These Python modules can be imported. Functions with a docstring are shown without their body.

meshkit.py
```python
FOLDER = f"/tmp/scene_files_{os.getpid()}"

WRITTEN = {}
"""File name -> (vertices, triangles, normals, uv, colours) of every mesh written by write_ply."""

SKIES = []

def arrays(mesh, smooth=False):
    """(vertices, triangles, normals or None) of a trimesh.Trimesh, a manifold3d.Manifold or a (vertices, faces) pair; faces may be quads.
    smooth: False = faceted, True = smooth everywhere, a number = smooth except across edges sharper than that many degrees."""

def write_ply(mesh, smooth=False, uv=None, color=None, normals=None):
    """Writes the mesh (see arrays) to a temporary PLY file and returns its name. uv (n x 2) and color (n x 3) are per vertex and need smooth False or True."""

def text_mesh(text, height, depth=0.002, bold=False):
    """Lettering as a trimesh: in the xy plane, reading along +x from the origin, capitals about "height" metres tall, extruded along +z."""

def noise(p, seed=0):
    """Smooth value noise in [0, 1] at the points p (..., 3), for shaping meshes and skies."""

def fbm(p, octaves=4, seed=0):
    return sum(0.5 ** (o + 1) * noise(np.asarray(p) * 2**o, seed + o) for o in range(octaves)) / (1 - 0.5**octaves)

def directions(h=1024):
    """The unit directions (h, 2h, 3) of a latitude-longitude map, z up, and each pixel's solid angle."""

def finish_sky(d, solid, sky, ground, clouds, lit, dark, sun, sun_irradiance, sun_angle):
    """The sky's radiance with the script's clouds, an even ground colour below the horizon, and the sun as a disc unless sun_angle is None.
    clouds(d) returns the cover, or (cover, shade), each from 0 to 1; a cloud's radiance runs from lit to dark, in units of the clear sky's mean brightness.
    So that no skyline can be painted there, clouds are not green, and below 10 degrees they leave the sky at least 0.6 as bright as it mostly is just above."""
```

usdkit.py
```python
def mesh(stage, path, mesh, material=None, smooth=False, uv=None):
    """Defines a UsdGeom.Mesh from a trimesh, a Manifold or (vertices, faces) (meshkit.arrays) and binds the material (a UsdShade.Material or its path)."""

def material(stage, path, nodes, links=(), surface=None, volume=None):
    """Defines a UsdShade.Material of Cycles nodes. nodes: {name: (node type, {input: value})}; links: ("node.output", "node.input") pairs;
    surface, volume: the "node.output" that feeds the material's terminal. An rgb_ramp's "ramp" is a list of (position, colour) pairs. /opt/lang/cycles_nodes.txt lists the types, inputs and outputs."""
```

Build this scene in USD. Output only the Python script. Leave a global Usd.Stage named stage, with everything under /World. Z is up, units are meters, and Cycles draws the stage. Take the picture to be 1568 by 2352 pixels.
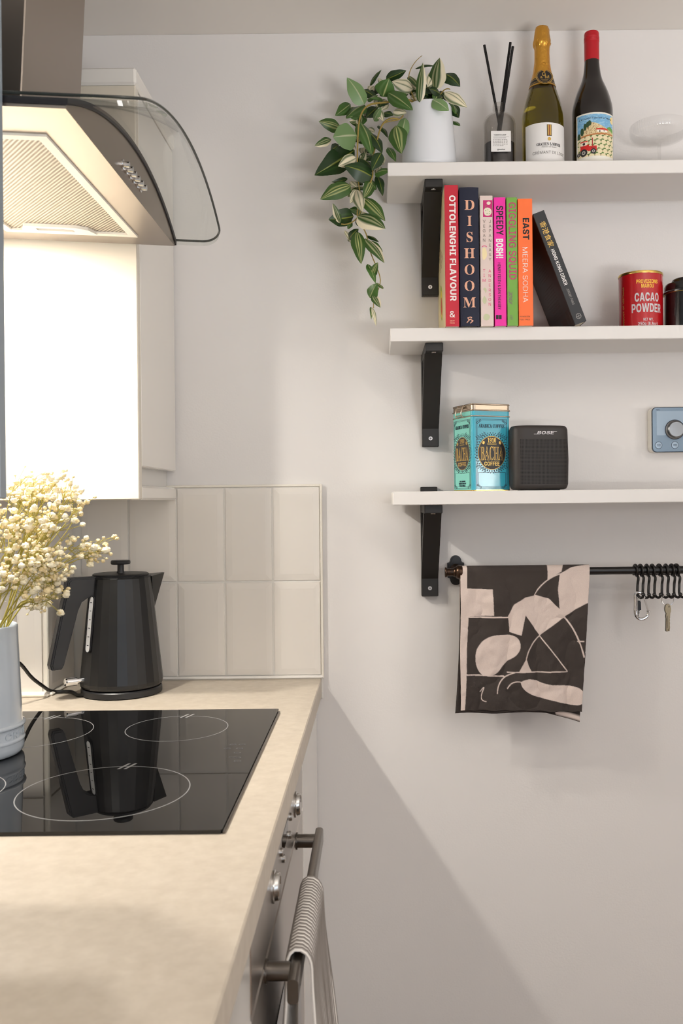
"""Kitchen corner: worktop with hob and kettle, cooker hood, wall cabinets, three shelves and a rail on a white wall."""
import math, glob, random
import numpy as np, trimesh, shapely
import manifold3d as m3
from shapely import affinity
from shapely.geometry import Polygon, Point, LineString, box as sbox
from shapely.ops import unary_union
from scipy.interpolate import CubicSpline
from pxr import Usd, UsdGeom, UsdShade, UsdLux, Sdf, Gf, Vt
import usdkit, meshkit
random.seed(7)
rng = np.random.default_rng(7)
PI = math.pi
stage = Usd.Stage.CreateInMemory()
UsdGeom.SetStageUpAxis(stage, 'Z'); UsdGeom.SetStageMetersPerUnit(stage, 1.0)
UsdGeom.Xform.Define(stage, '/World'); UsdGeom.Scope.Define(stage, '/World/Looks')

# ---------------------------------------------------------------- camera, lights, exposure
F, CX, CY, ROLL, EYE = 2066.0, 865.0, 1150.0, 0.0105, 1.28      # focal length and principal point in pixels of the 1568 x 2352 frame
EXPOSURE = 0.14
cam = UsdGeom.Camera.Define(stage, '/World/camera')
AP = 24.0
cam.CreateHorizontalApertureAttr(AP); cam.CreateVerticalApertureAttr(AP * 1.5)
cam.CreateFocalLengthAttr(F / 1568 * AP)
cam.CreateHorizontalApertureOffsetAttr(-(CX - 784) / 1568 * AP)
cam.CreateVerticalApertureOffsetAttr(-(1176 - CY) / 1568 * AP)
cam.CreateFStopAttr(9.0); cam.CreateFocusDistanceAttr(1.72)
cam.CreateExposureAttr(EXPOSURE)
cam.CreateClippingRangeAttr(Gf.Vec2f(0.02, 100))
c_, s_ = math.cos(ROLL), math.sin(ROLL)
cam.AddTransformOp().Set(Gf.Matrix4d(c_, 0, -s_, 0, s_, 0, c_, 0, 0, -1, 0, 0, 0, 0, EYE, 1))

WALL, LEFT, RIGHT, REAR, CEIL = 1.878, -0.70, 2.1, -2.0, 2.258
HOOD_LAMP, WINDOW_LIGHT, DOWN_LIGHT, DOWN_LIGHT_B, SIDE_LIGHT, UPLIGHT = 1450.0, 2.8, 130.0, 30.0, 34.0, 24.0

def rect_light(path, pos, size, color, intensity, ex):
    l = UsdLux.RectLight.Define(stage, path)
    l.CreateWidthAttr(size[0]); l.CreateHeightAttr(size[1]); l.CreateColorAttr(Gf.Vec3f(*color)); l.CreateIntensityAttr(intensity)
    l.AddTransformOp().Set(Gf.Matrix4d(*ex, *pos, 1))
# daylight from the window in the wall behind the camera (a RectLight shines along its own -z)
rect_light('/World/window_daylight', (1.15, REAR - 0.02, 1.42), (1.3, 1.3), (0.80, 0.90, 1.0), WINDOW_LIGHT, (1, 0, 0, 0, 0, 0, 1, 0, 0, -1, 0, 0))
sl = UsdLux.SphereLight.Define(stage, '/World/side_lamp_light')
sl.CreateRadiusAttr(0.085); sl.CreateColorAttr(Gf.Vec3f(1, 0.96, 0.91)); sl.CreateIntensityAttr(SIDE_LIGHT); sl.AddTranslateOp().Set(Gf.Vec3d(1.95, 0.25, 1.38))
ul = UsdLux.DiskLight.Define(stage, '/World/uplighter_light')        # a floor uplighter out of the frame, shining at the ceiling
ul.CreateRadiusAttr(0.36); ul.CreateColorAttr(Gf.Vec3f(1, 0.99, 0.98)); ul.CreateIntensityAttr(UPLIGHT); ul.AddTranslateOp().Set(Gf.Vec3d(0.75, -0.2, 1.10)); ul.AddRotateXOp().Set(180)

# ---------------------------------------------------------------- helpers
def W(px, py, y):
    """The point at depth y that the photograph shows at pixel (px, py)."""
    dx, dy = px - CX, py - CY
    return np.array([(dx - ROLL * dy) * y / F, y, EYE - (dy + ROLL * dx) * y / F])

def lin(c):
    c = np.asarray(c, float) / 255
    return tuple(np.where(c <= 0.04045, c / 12.92, ((c + 0.055) / 1.055) ** 2.4))

class Node:
    def __init__(s, path, loc): s.path, s.loc, s.prim = path, np.asarray(loc, float), stage.GetPrimAtPath(path)
taken = {}
def unique(parent, name):
    k = (parent, name); n = taken.get(k, 0); taken[k] = n + 1
    return f'{parent}/{name}' + (f'_{n:03d}' if n else '')
def says(prim, label=None, cat=None, group=None, kind=None):
    for k, v in (('label', label), ('category', cat), ('group', group), ('kind', kind)):
        if v: prim.SetCustomDataByKey(k, v)
def thing(name, loc, label, cat, group=None, kind=None):
    x = UsdGeom.Xform.Define(stage, unique('/World', name)); x.AddTranslateOp().Set(Gf.Vec3d(*map(float, loc)))
    says(x.GetPrim(), label, cat, group, kind)
    return Node(str(x.GetPath()), loc)
def obj(name, mesh, material, parent=None, smooth=35, color=None, label=None, kind=None):
    """One mesh, given in world coordinates, as a part of parent (or a top-level mesh)."""
    p = parent.path if parent else '/World'; loc = parent.loc if parent else np.zeros(3)
    path = unique(p, name)
    v, f, n = meshkit.arrays(mesh, True if color is not None else smooth)
    m = usdkit.mesh(stage, path, (v - loc, f), material)
    if n is not None:
        m.CreateNormalsAttr(Vt.Vec3fArray.FromNumpy(n.astype(np.float32))); m.SetNormalsInterpolation('vertex')
    if color is not None:
        UsdGeom.PrimvarsAPI(m).CreatePrimvar('print', Sdf.ValueTypeNames.Color3fArray, 'vertex').Set(Vt.Vec3fArray.FromNumpy(np.asarray(color, np.float32)))
    says(m.GetPrim(), label=label, kind=kind)
    return Node(path, loc)
def copy_of(node, name, loc, label, group=None, rotz=0):
    was = node.prim.GetCustomData()
    t = thing(name, loc, label, was['category'], group or was.get('group'))
    if rotz: UsdGeom.Xformable(t.prim).AddRotateZOp().Set(rotz)
    t.prim.GetReferences().AddInternalReference(node.path); t.prim.SetInstanceable(True)
    return t

cat_ = trimesh.util.concatenate
def TM(v, f): return trimesh.Trimesh(np.asarray(v, float), np.asarray(f), process=False)
def from_manifold(m):
    q = m.to_mesh(); return TM(q.vert_properties[:, :3], q.tri_verts)
def rbox(x0, x1, y0, y1, z0, z1, r=0.0015):
    """A box with chamfered edges."""
    r = min(r, (x1 - x0) / 2.01, (y1 - y0) / 2.01, (z1 - z0) / 2.01)
    pts = []
    for a, X in ((1, x0), (-1, x1)):
        for b, Y in ((1, y0), (-1, y1)):
            for c, Z in ((1, z0), (-1, z1)):
                pts += [(X, Y + b * r, Z + c * r), (X + a * r, Y, Z + c * r), (X + a * r, Y + b * r, Z)]
    return from_manifold(m3.Manifold.hull_points(np.array(pts)))
def hull(pts): return from_manifold(m3.Manifold.hull_points(np.asarray(pts, float)))
def lathe(profile, n=48, c=(0, 0, 0)):
    """Revolves (radius, height) points round a vertical axis through c; radius 0 at an end closes it."""
    p = np.asarray(profile, float); a = np.arange(n) * 2 * PI / n
    v = np.stack([np.outer(p[:, 0], np.cos(a)), np.outer(p[:, 0], np.sin(a)), np.repeat(p[:, 1:2], n, 1)], -1).reshape(-1, 3)
    f = []
    for i in range(len(p) - 1):
        for j in range(n):
            k = (j + 1) % n; A, B, C, D = i * n + j, i * n + k, (i + 1) * n + k, (i + 1) * n + j
            f += [(A, B, C), (A, C, D)]
    m = trimesh.Trimesh(v + np.asarray(c), f, process=False); m.merge_vertices(); m.update_faces(m.nondegenerate_faces())
    return TM(m.vertices, m.faces)
def spline(pts, n=24):
    p = np.asarray(pts, float); t = np.r_[0, np.cumsum(np.linalg.norm(np.diff(p, axis=0), axis=1))]
    return CubicSpline(t, p)(np.linspace(0, t[-1], n))
def tube(pts, r, n=10, closed=False, flat=(1, 1)):
    p = np.asarray(pts, float); N = len(p); r = np.broadcast_to(r, (N,)).astype(float)
    d = np.gradient(p, axis=0)
    if closed: d = np.roll(p, -1, 0) - np.roll(p, 1, 0)
    d /= np.maximum(np.linalg.norm(d, axis=1, keepdims=True), 1e-12)
    u = np.cross(d[0], [0.123, 0.3, 1.0] if abs(d[0][2]) < 0.9 else [1, 0.2, 0]); u /= np.linalg.norm(u)
    rings = []; a = np.arange(n) * 2 * PI / n
    for i in range(N):
        u = u - d[i] * (u @ d[i]); u /= np.linalg.norm(u); w = np.cross(d[i], u)
        rings.append(p[i] + r[i] * (np.outer(np.cos(a) * flat[0], u) + np.outer(np.sin(a) * flat[1], w)))
    v = np.vstack(rings); f = []
    for i in range(N if closed else N - 1):
        i2 = (i + 1) % N
        for j in range(n):
            k = (j + 1) % n
            f += [(i * n + j, i * n + k, i2 * n + k), (i * n + j, i2 * n + k, i2 * n + j)]
    if not closed:
        v = np.vstack([v, p[0], p[-1]]); A, B = len(v) - 2, len(v) - 1
        for j in range(n):
            k = (j + 1) % n
            f += [(A, k, j), (B, (N - 1) * n + j, (N - 1) * n + k)]
    return TM(v, f)
def cyl(a, b, r, n=24, r2=None):
    """A capped cylinder or cone from a to b."""
    a, b = np.asarray(a, float), np.asarray(b, float)
    return tube([a, b], [r, r if r2 is None else r2], n)
def ball(c, r, sub=2, sc=(1, 1, 1)):
    m = trimesh.creation.icosphere(sub, r); return TM(m.vertices * sc + np.asarray(c), m.faces)
def place(mesh, o, ex, ey, ez=None):
    ex, ey = np.asarray(ex, float), np.asarray(ey, float); ez = np.cross(ex, ey) if ez is None else np.asarray(ez, float)
    v = np.asarray(mesh.vertices); v = np.asarray(o) + v[:, :1] * ex + v[:, 1:2] * ey + v[:, 2:3] * ez
    f = np.asarray(mesh.faces)
    return TM(v, f[:, ::-1] if np.dot(np.cross(ex, ey), ez) < 0 else f)
def prism(poly, h):
    return cat_([trimesh.creation.extrude_polygon(g, h, engine='earcut') for g in getattr(poly, 'geoms', [poly]) if g.area > 1e-12])
def grid(nu, nv, fn):
    """Quads over fn(u, v) with u, v in [0, 1]."""
    u, v = np.meshgrid(np.linspace(0, 1, nu), np.linspace(0, 1, nv), indexing='ij')
    p = fn(u.ravel(), v.ravel()); i = np.arange(nu * nv).reshape(nu, nv)
    q = np.stack([i[:-1, :-1], i[1:, :-1], i[1:, 1:], i[:-1, 1:]], -1).reshape(-1, 4)
    return TM(p, np.vstack([q[:, [0, 1, 2]], q[:, [0, 2, 3]]]))
def rrect(w, h, r, cx=0, cy=0): return sbox(cx - w / 2 + r, cy - h / 2 + r, cx + w / 2 - r, cy + h / 2 - r).buffer(r, quad_segs=6)
def roty(mesh, deg, piv):
    a = math.radians(deg); v = np.asarray(mesh.vertices) - piv
    v = np.stack([v[:, 0] * math.cos(a) + v[:, 2] * math.sin(a), v[:, 1], -v[:, 0] * math.sin(a) + v[:, 2] * math.cos(a)], 1)
    return TM(v + piv, mesh.faces)

# lettering: outlines of a font's glyphs as polygons, capitals one unit tall
_fonts = {}
def font(kind, size, weight):
    from PIL import ImageFont
    k = (kind, size, weight)
    if k not in _fonts:
        name = {'sans': 'Inter', 'serif': 'NotoSansMath-Regular', 'cjk': 'Noto Sans CJK Regular'}[kind]
        f = ImageFont.truetype(glob.glob(f'/opt/blender-*/*/datafiles/fonts/{name}.woff2')[0], size)
        if kind == 'sans':
            try: f.set_variation_by_axes([weight] if len(f.get_variation_axes()) == 1 else [14, weight])
            except Exception: pass
        _fonts[k] = f
    return _fonts[k]
def serif_caps(t): return ''.join(chr(0x1D400 + ord(c) - 65) if 'A' <= c <= 'Z' else chr(0x1D41A + ord(c) - 97) if 'a' <= c <= 'z' else chr(0x1D7CE + ord(c) - 48) if '0' <= c <= '9' else c for c in t)
def glyphs(text, kind='sans', weight=400, size=72, spacing=0.0):
    """(polygons, width) of a line of text, capital height 1, baseline 0, starting at x = 0."""
    f = font(kind, size, weight); x, shapes = 0.0, []
    cap = -f.getbbox(serif_caps('H') if kind == 'serif' else '香' if kind == 'cjk' else 'H', anchor='ls')[1]
    for ch in text:
        g = serif_caps(ch) if kind == 'serif' else ch
        x0, y0, x1, y1 = f.getbbox(g, anchor='ls')
        if ch != ' ' and x1 > x0:
            mask, (ox, oy) = f.getmask2(g, 'L', anchor='ls'); mw, mh = mask.size
            on = np.zeros((y1 - y0 + 8, x1 - x0 + 8), np.int16); on[4 + oy - y0:4 + oy - y0 + mh, 4 + ox - x0:4 + ox - x0 + mw] = np.array(list(mask)).reshape(mh, mw)
            on = np.pad(on > 127, ((0, 0), (1, 1))).astype(np.int8)
            rows, st = np.nonzero(np.diff(on, axis=1) == 1); en = np.nonzero(np.diff(on, axis=1) == -1)[1]
            s = unary_union(list(shapely.box(st, -rows - 1, en, -rows))).buffer(0.7).buffer(-0.7).simplify(0.6)
            shapes.append(affinity.translate(s, x + x0 - 4, 4 - y0))
        x += f.getlength(g) + spacing * cap
    s = unary_union(shapes)
    return affinity.scale(s, 1 / cap, 1 / cap, origin=(0, 0)), (x - spacing * cap) / cap
def text2d(text, h, width=None, align='c', **kw):
    """Polygons of text with capitals h tall, stretched to width if given, centred (or left aligned) on x = 0."""
    s, w = glyphs(text, **kw); kx = h if width is None else width / w
    s = affinity.scale(s, kx, h, origin=(0, 0))
    return affinity.translate(s, -w * kx / 2 if align == 'c' else 0, 0)
def flat_print(poly, o, ex, ey, lift=0.0002):
    return place(prism(poly, lift), o, ex, ey)
def wrap(mesh, c, R, a0=0.0):
    """Bends a flat print (x along, y up, z out) round a vertical cylinder; angle 0 faces the camera's side (-y)."""
    v = np.asarray(mesh.vertices); a = a0 + v[:, 0] / R; r = R + v[:, 2]
    return TM(np.stack([c[0] + r * np.sin(a), c[1] - r * np.cos(a), c[2] + v[:, 1]], 1), mesh.faces)
def seg_prism(poly, h, step):
    """A thin prism of a polygon cut into small triangles, to be bent."""
    tri = []
    x0, y0, x1, y1 = poly.bounds
    for k in range(int(math.ceil((x1 - x0) / step))):
        s = poly.intersection(sbox(x0 + k * step, y0 - 1, x0 + (k + 1) * step, y1 + 1))
        tri += [g for g in getattr(s, 'geoms', [s]) if g.geom_type == 'Polygon' and g.area > 1e-12]
    return cat_([trimesh.creation.extrude_polygon(g, h, engine='earcut') for g in tri])

# ---------------------------------------------------------------- materials
M = {}
def mat(name, col, rough=0.5, metal=0.0, noise=None, bump=None, coat=0.0, spec=None, trans=0.0, ior=1.5, emit=None, srgb=True, aniso=None):
    """A principled material. noise: (scale, amount, second colour); bump: (scale, strength, distance)."""
    c = lin(col) if srgb else col
    n = {'p': ('principled_bsdf', {'base_color': c, 'roughness': rough, 'metallic': metal, 'ior': ior, 'transmission_weight': trans})}
    if coat: n['p'][1].update({'coat_weight': coat, 'coat_roughness': 0.05})
    if emit: n['p'][1].update({'emission_color': emit[0], 'emission_strength': emit[1]})
    l = []
    if noise or bump: n['tc'] = ('texture_coordinate', {})
    if noise:
        sc = noise[0] if np.ndim(noise[0]) else (noise[0],) * 3
        n['map'] = ('mapping', {'scale': sc}); n['noi'] = ('noise_texture', {'scale': 1.0, 'detail': 5.0, 'roughness': 0.6})
        n['ramp'] = ('rgb_ramp', {'ramp': [(0.5 - noise[1], c), (0.5 + noise[1], lin(noise[2]) if srgb else noise[2])]})
        l += [('tc.object', 'map.vector'), ('map.vector', 'noi.vector'), ('noi.fac', 'ramp.fac'), ('ramp.color', 'p.base_color')]
    if bump:
        sc = bump[0] if np.ndim(bump[0]) else (bump[0],) * 3
        n['bmap'] = ('mapping', {'scale': sc}); n['bn'] = ('noise_texture', {'scale': 1.0, 'detail': 3.0}); n['b'] = ('bump', {'strength': bump[1], 'distance': bump[2]})
        l += [('tc.object', 'bmap.vector'), ('bmap.vector', 'bn.vector'), ('bn.fac', 'b.height'), ('b.normal', 'p.normal')]
    M[name] = usdkit.material(stage, f'/World/Looks/{name}', n, l, 'p.BSDF')
    return M[name]
def printed(name, rough=0.6, trans=0.0, bump=None, coat=0.0):
    """A material whose colour is the mesh's own flat print (a colour per vertex)."""
    n = {'a': ('attribute', {'attribute': 'print'}), 'p': ('principled_bsdf', {'roughness': rough})}
    if coat: n['p'][1].update({'coat_weight': coat, 'coat_roughness': 0.08})
    l = [('a.color', 'p.base_color')]; out = 'p.BSDF'
    if bump:
        n.update({'tc': ('texture_coordinate', {}), 'bn': ('noise_texture', {'scale': float(bump[0]), 'detail': 3.0}), 'b': ('bump', {'strength': bump[1], 'distance': bump[2]})})
        l += [('tc.object', 'bn.vector'), ('bn.fac', 'b.height'), ('b.normal', 'p.normal')]
    if trans:
        n.update({'t': ('translucent_bsdf', {}), 'm': ('mix_closure', {'fac': trans})})
        l += [('a.color', 't.color'), ('p.BSDF', 'm.closure1'), ('t.BSDF', 'm.closure2')]; out = 'm.closure'
    M[name] = usdkit.material(stage, f'/World/Looks/{name}', n, l, out)
def pane(name, tint, lo=0.03, hi=0.75, rough=0.0):
    """Thin clear glass: see-through by tint, mirror-like towards grazing angles, alike from both sides."""
    n = {'w': ('layer_weight', {'blend': 0.5}), 'pw': ('math', {'math_type': 'power', 'value2': 4.0}), 'k': ('math', {'math_type': 'multiply_add', 'value2': hi - lo, 'value3': lo}),
         't': ('transparent_bsdf', {'color': tint}), 'g': ('glossy_bsdf', {'color': (1, 1, 1), 'roughness': rough}), 'm': ('mix_closure', {})}
    M[name] = usdkit.material(stage, f'/World/Looks/{name}', n, [('w.facing', 'pw.value1'), ('pw.value', 'k.value1'), ('k.value', 'm.fac'), ('t.BSDF', 'm.closure1'), ('g.BSDF', 'm.closure2')], 'm.closure')

mat('wall_paint', (229, 225, 222), 0.75, bump=(260, 0.10, 0.002))
mat('ceiling_paint', (234, 229, 223), 0.85, bump=(120, 0.05, 0.002))
mat('floor_wood', (120, 98, 78), 0.5, noise=((3, 30, 3), 0.2, (120, 95, 72)))
mat('tile_glaze', (228, 222, 214), 0.34, bump=(18, 0.04, 0.01))
mat('grout', (228, 224, 218), 0.8)
mat('white_gloss', (232, 228, 221), 0.16, coat=0.3)
mat('white_gloss_panel', (216, 207, 190), 0.12, coat=0.4, bump=(5, 0.03, 0.01))
mat('grey_door', (124, 134, 143), 0.25)
mat('carcass', (222, 219, 214), 0.4)
mat('worktop', (201, 190, 174), 0.42, noise=((60, 66, 60), 0.26, (184, 172, 155)), bump=(180, 0.03, 0.001))
mat('steel', (198, 192, 186), 0.30, metal=1.0, bump=((8, 8, 900), 0.05, 0.0006))
mat('steel_hood', (168, 158, 148), 0.36, metal=1.0, bump=((6, 500, 6), 0.05, 0.0006))
mat('steel_bright', (205, 203, 200), 0.18, metal=1.0)
mat('steel_dark', (120, 114, 108), 0.28, metal=1.0)
mat('black_glass', (10, 10, 11), 0.012, ior=1.55)
mat('ring_print', (140, 140, 140), 0.4)
mat('dim_print', (70, 70, 72), 0.4)
mat('black_rubber', (22, 20, 24), 0.45)
mat('black_plastic', (21, 21, 22), 0.36, bump=(900, 0.06, 0.0004))
mat('black_satin', (27, 27, 29), 0.42)
mat('gauge', (205, 205, 205), 0.15)
mat('chrome', (215, 215, 216), 0.07, metal=1.0)
mat('cable', (22, 21, 20), 0.4)
mat('crock', (196, 205, 214), 0.12, coat=0.5)
mat('white_plastic', (236, 230, 218), 0.4)
mat('slot_dark', (90, 82, 70), 0.6)
mat('shelf_white', (226, 222, 218), 0.38)
mat('bracket', (27, 24, 22), 0.5, bump=(500, 0.10, 0.0005))
mat('screw', (205, 200, 196), 0.25, metal=1.0)
mat('pot_glaze', (226, 228, 232), 0.2, coat=0.3, bump=(150, 0.06, 0.001))
mat('soil', (52, 42, 33), 0.9)
mat('vine_stem', (150, 128, 60), 0.6)
mat('dry_stem', (170, 158, 72), 0.6)
mat('blossom', (248, 238, 208), 0.8)
mat('blossom_tan', (240, 220, 172), 0.8)
mat('reed', (20, 18, 18), 0.8)
mat('diffuser_oil', (38, 32, 36), 0.1)
mat('label_white', (232, 229, 226), 0.55)
mat('ink', (24, 22, 23), 0.6)
mat('grey_ink', (150, 146, 142), 0.6)
mat('gold_foil', (216, 160, 66), 0.30, metal=0.85, bump=(190, 0.6, 0.002))
mat('gold_ink', (205, 170, 90), 0.35, metal=0.6)
mat('black_label', (28, 25, 26), 0.4)
mat('olive_glass', (120, 105, 22), 0.04, trans=0.93)
mat('wine_dark', (20, 13, 12), 0.12, coat=0.3)
mat('red_cap', (182, 8, 28), 0.35)
mat('red_tin', (178, 12, 22), 0.25, coat=0.3)
mat('gold_tin', (212, 178, 96), 0.25, metal=1.0)
mat('white_ink', (238, 234, 230), 0.5)
mat('silver_ink', (200, 196, 198), 0.4)
mat('yellow_ink', (240, 190, 60), 0.5)
mat('brown_ink', (150, 84, 44), 0.5)
mat('black_tin', (16, 15, 15), 0.18, coat=0.3)
mat('book_red', (192, 10, 42), 0.45)
mat('book_cream', (236, 218, 170), 0.5)
mat('book_navy', (17, 22, 46), 0.7, bump=(900, 0.2, 0.0004))
mat('book_blush', (222, 202, 194), 0.5)
mat('book_pink', (238, 22, 160), 0.4)
mat('book_green', (112, 164, 60), 0.45)
mat('book_orange', (252, 112, 44), 0.45)
mat('book_black', (34, 35, 38), 0.5)
mat('book_jet', (10, 9, 9), 0.35)
mat('pages', (232, 222, 202), 0.85, bump=((900, 2, 2), 0.2, 0.0005))
mat('copper_ink', (226, 168, 138), 0.4)
mat('rose_ink', (222, 90, 130), 0.5)
mat('taupe_ink', (120, 110, 98), 0.5)
mat('magenta_ink', (196, 24, 110), 0.5)
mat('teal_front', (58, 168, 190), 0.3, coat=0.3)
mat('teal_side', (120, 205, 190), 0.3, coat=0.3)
mat('tin_lid', (186, 170, 150), 0.3, metal=1.0)
mat('tin_line', (24, 50, 62), 0.5)
mat('speaker_body', (44, 38, 35), 0.55, bump=(1200, 0.05, 0.0003))
mat('thermo_face', (128, 150, 170), 0.10, coat=0.6)
mat('thermo_screen', (158, 178, 196), 0.12, coat=0.6)
mat('dial_steel', (140, 140, 140), 0.32, metal=1.0)
mat('faint_ink', (58, 54, 50), 0.5)
mat('thermo_rim', (40, 48, 60), 0.15)
mat('rail_black', (22, 20, 19), 0.35)
mat('bronze', (70, 52, 40), 0.3, metal=0.8)
mat('key_metal', (170, 155, 128), 0.3, metal=1.0)
mat('lamp_glow', (255, 250, 235), 0.5, emit=((1.0, 0.945, 0.86), HOOD_LAMP))
mat('ceiling_lamp_glow', (255, 250, 240), 0.5, emit=((1.0, 0.9, 0.8), DOWN_LIGHT))
mat('ceiling_lamp_glow_b', (255, 250, 240), 0.5, emit=((1.0, 0.9, 0.8), DOWN_LIGHT_B))
printed('leaf', 0.38, trans=0.18)
printed('towel_print', 0.9, bump=(700, 0.25, 0.001))
printed('stripe_cloth', 0.9, bump=(900, 0.2, 0.001))
printed('label_print', 0.5)
pane('hood_glass', (0.93, 0.94, 0.93))
pane('clear_glass', (0.965, 0.965, 0.965), 0.04, 0.85)
pane('bottle_glass', (0.86, 0.85, 0.84), 0.04, 0.8)
pane('window_pane', (0.95, 0.97, 1.0))

# ---------------------------------------------------------------- the room
def structure(name, label, loc=(0, 0, 0)):
    return thing(name, loc, label, None, kind='structure')
TOP = 0.912                                   # worktop
t = structure('wall_back', 'white painted back wall with the shelves and the tiled splashback')
obj('plaster', rbox(LEFT - 0.1, RIGHT + 0.1, WALL, WALL + 0.1, 0, CEIL, 0.001), M['wall_paint'], t)
TX1, TPX, TZ, TPZ = -0.1175, 0.0997, 0.918, 0.1965      # right edge, pitch, bottom and pitch of the back splashback's tiles
obj('grout', rbox(LEFT, TX1, WALL - 0.0065, WALL + 0.001, TOP - 0.03, TZ + 2 * TPZ, 0.0005), M['grout'], t)
def tile_mesh(w, h):
    """A bevelled wall tile lying in xy, facing +z."""
    a, b, e = (w / 2, h / 2), (w / 2 - 0.0135, h / 2 - 0.0135), 0.0007
    pts = [(sx * a[0], sy * a[1], 0) for sx in (-1, 1) for sy in (-1, 1)] + [(sx * (a[0] - e), sy * (a[1] - e), 0.0055) for sx in (-1, 1) for sy in (-1, 1)] + \
          [(sx * b[0], sy * b[1], 0.0068) for sx in (-1, 1) for sy in (-1, 1)]
    return hull(pts)
rt = np.random.default_rng(3)
for r in range(2):
    for k in range(6):
        x1 = TX1 - k * TPX; x0 = max(x1 - TPX, -0.6305)
        if x1 - x0 < 0.03: continue
        m = tile_mesh(x1 - x0 - 0.0035, TPZ - 0.0035)
        tilt = rt.normal(0, 0.0012, 2)
        obj('tile', place(m, ((x0 + x1) / 2, WALL - 0.0035, TZ + (r + 0.5) * TPZ), (1, 0, tilt[0]), (0, tilt[1], 1), (0, -1, 0)), M['tile_glaze'], t, smooth=False)
obj('tile_trim', cat_([rbox(TX1 - 0.001, TX1 + 0.004, WALL - 0.012, WALL, TOP, TZ + 2 * TPZ + 0.005, 0.0012),
                       rbox(LEFT, TX1, WALL - 0.010, WALL, TZ + 2 * TPZ, TZ + 2 * TPZ + 0.005, 0.0012)]), M['white_plastic'], t)
obj('sealant', cat_([rbox(LEFT, TX1 + 0.003, WALL - 0.016, WALL, TOP, TOP + 0.007, 0.003), rbox(-0.1215, -0.1155, WALL - 0.005, WALL, 0.868, TOP + 0.006, 0.002)]), M['grout'], t)
t = structure('wall_left', 'white left wall behind the hob with a tiled splashback')
obj('plaster', rbox(LEFT - 0.1, LEFT, REAR, WALL + 0.1, 0, CEIL, 0.001), M['wall_paint'], t)
obj('grout', rbox(LEFT - 0.001, LEFT + 0.0065, 0.5, WALL, TOP - 0.03, TZ + 2 * TPZ, 0.0005), M['grout'], t)
for r in range(2):
    for k in range(9):
        y1 = 1.722 - k * TPX
        obj('tile', place(tile_mesh(TPX - 0.0035, TPZ - 0.0035), (LEFT + 0.0035, y1 - TPX / 2, TZ + (r + 0.5) * TPZ), (0, 1, 0), (0, 0, 1)), M['tile_glaze'], t, smooth=False)
# tiled boxing of the pipes in the corner behind the kettle
BXX, BXY = -0.632, 1.722
obj('pipe_boxing', rbox(LEFT - 0.001, BXX - 0.005, BXY + 0.005, WALL, TOP - 0.001, 1.311, 0.0005), M['grout'], t)
for r in range(2):
    zc = TZ + (r + 0.5) * TPZ
    obj('tile', place(tile_mesh(BXX - 0.0125 - LEFT, TPZ - 0.0035), ((LEFT + BXX - 0.0105) / 2, BXY + 0.0055, zc), (1, 0, 0), (0, 0, 1)), M['tile_glaze'], t, smooth=False)
    obj('tile', place(tile_mesh(WALL - 0.0115 - BXY, TPZ - 0.0035), (BXX - 0.0052, (BXY + WALL - 0.0105) / 2 + 0.002, zc), (0, 1, 0), (0, 0, 1)), M['tile_glaze'], t, smooth=False)
obj('tile_trim', rbox(BXX - 0.0095, BXX + 0.0005, BXY - 0.0012, BXY + 0.010, TOP, 1.311, 0.002), M['white_plastic'], t)
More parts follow.
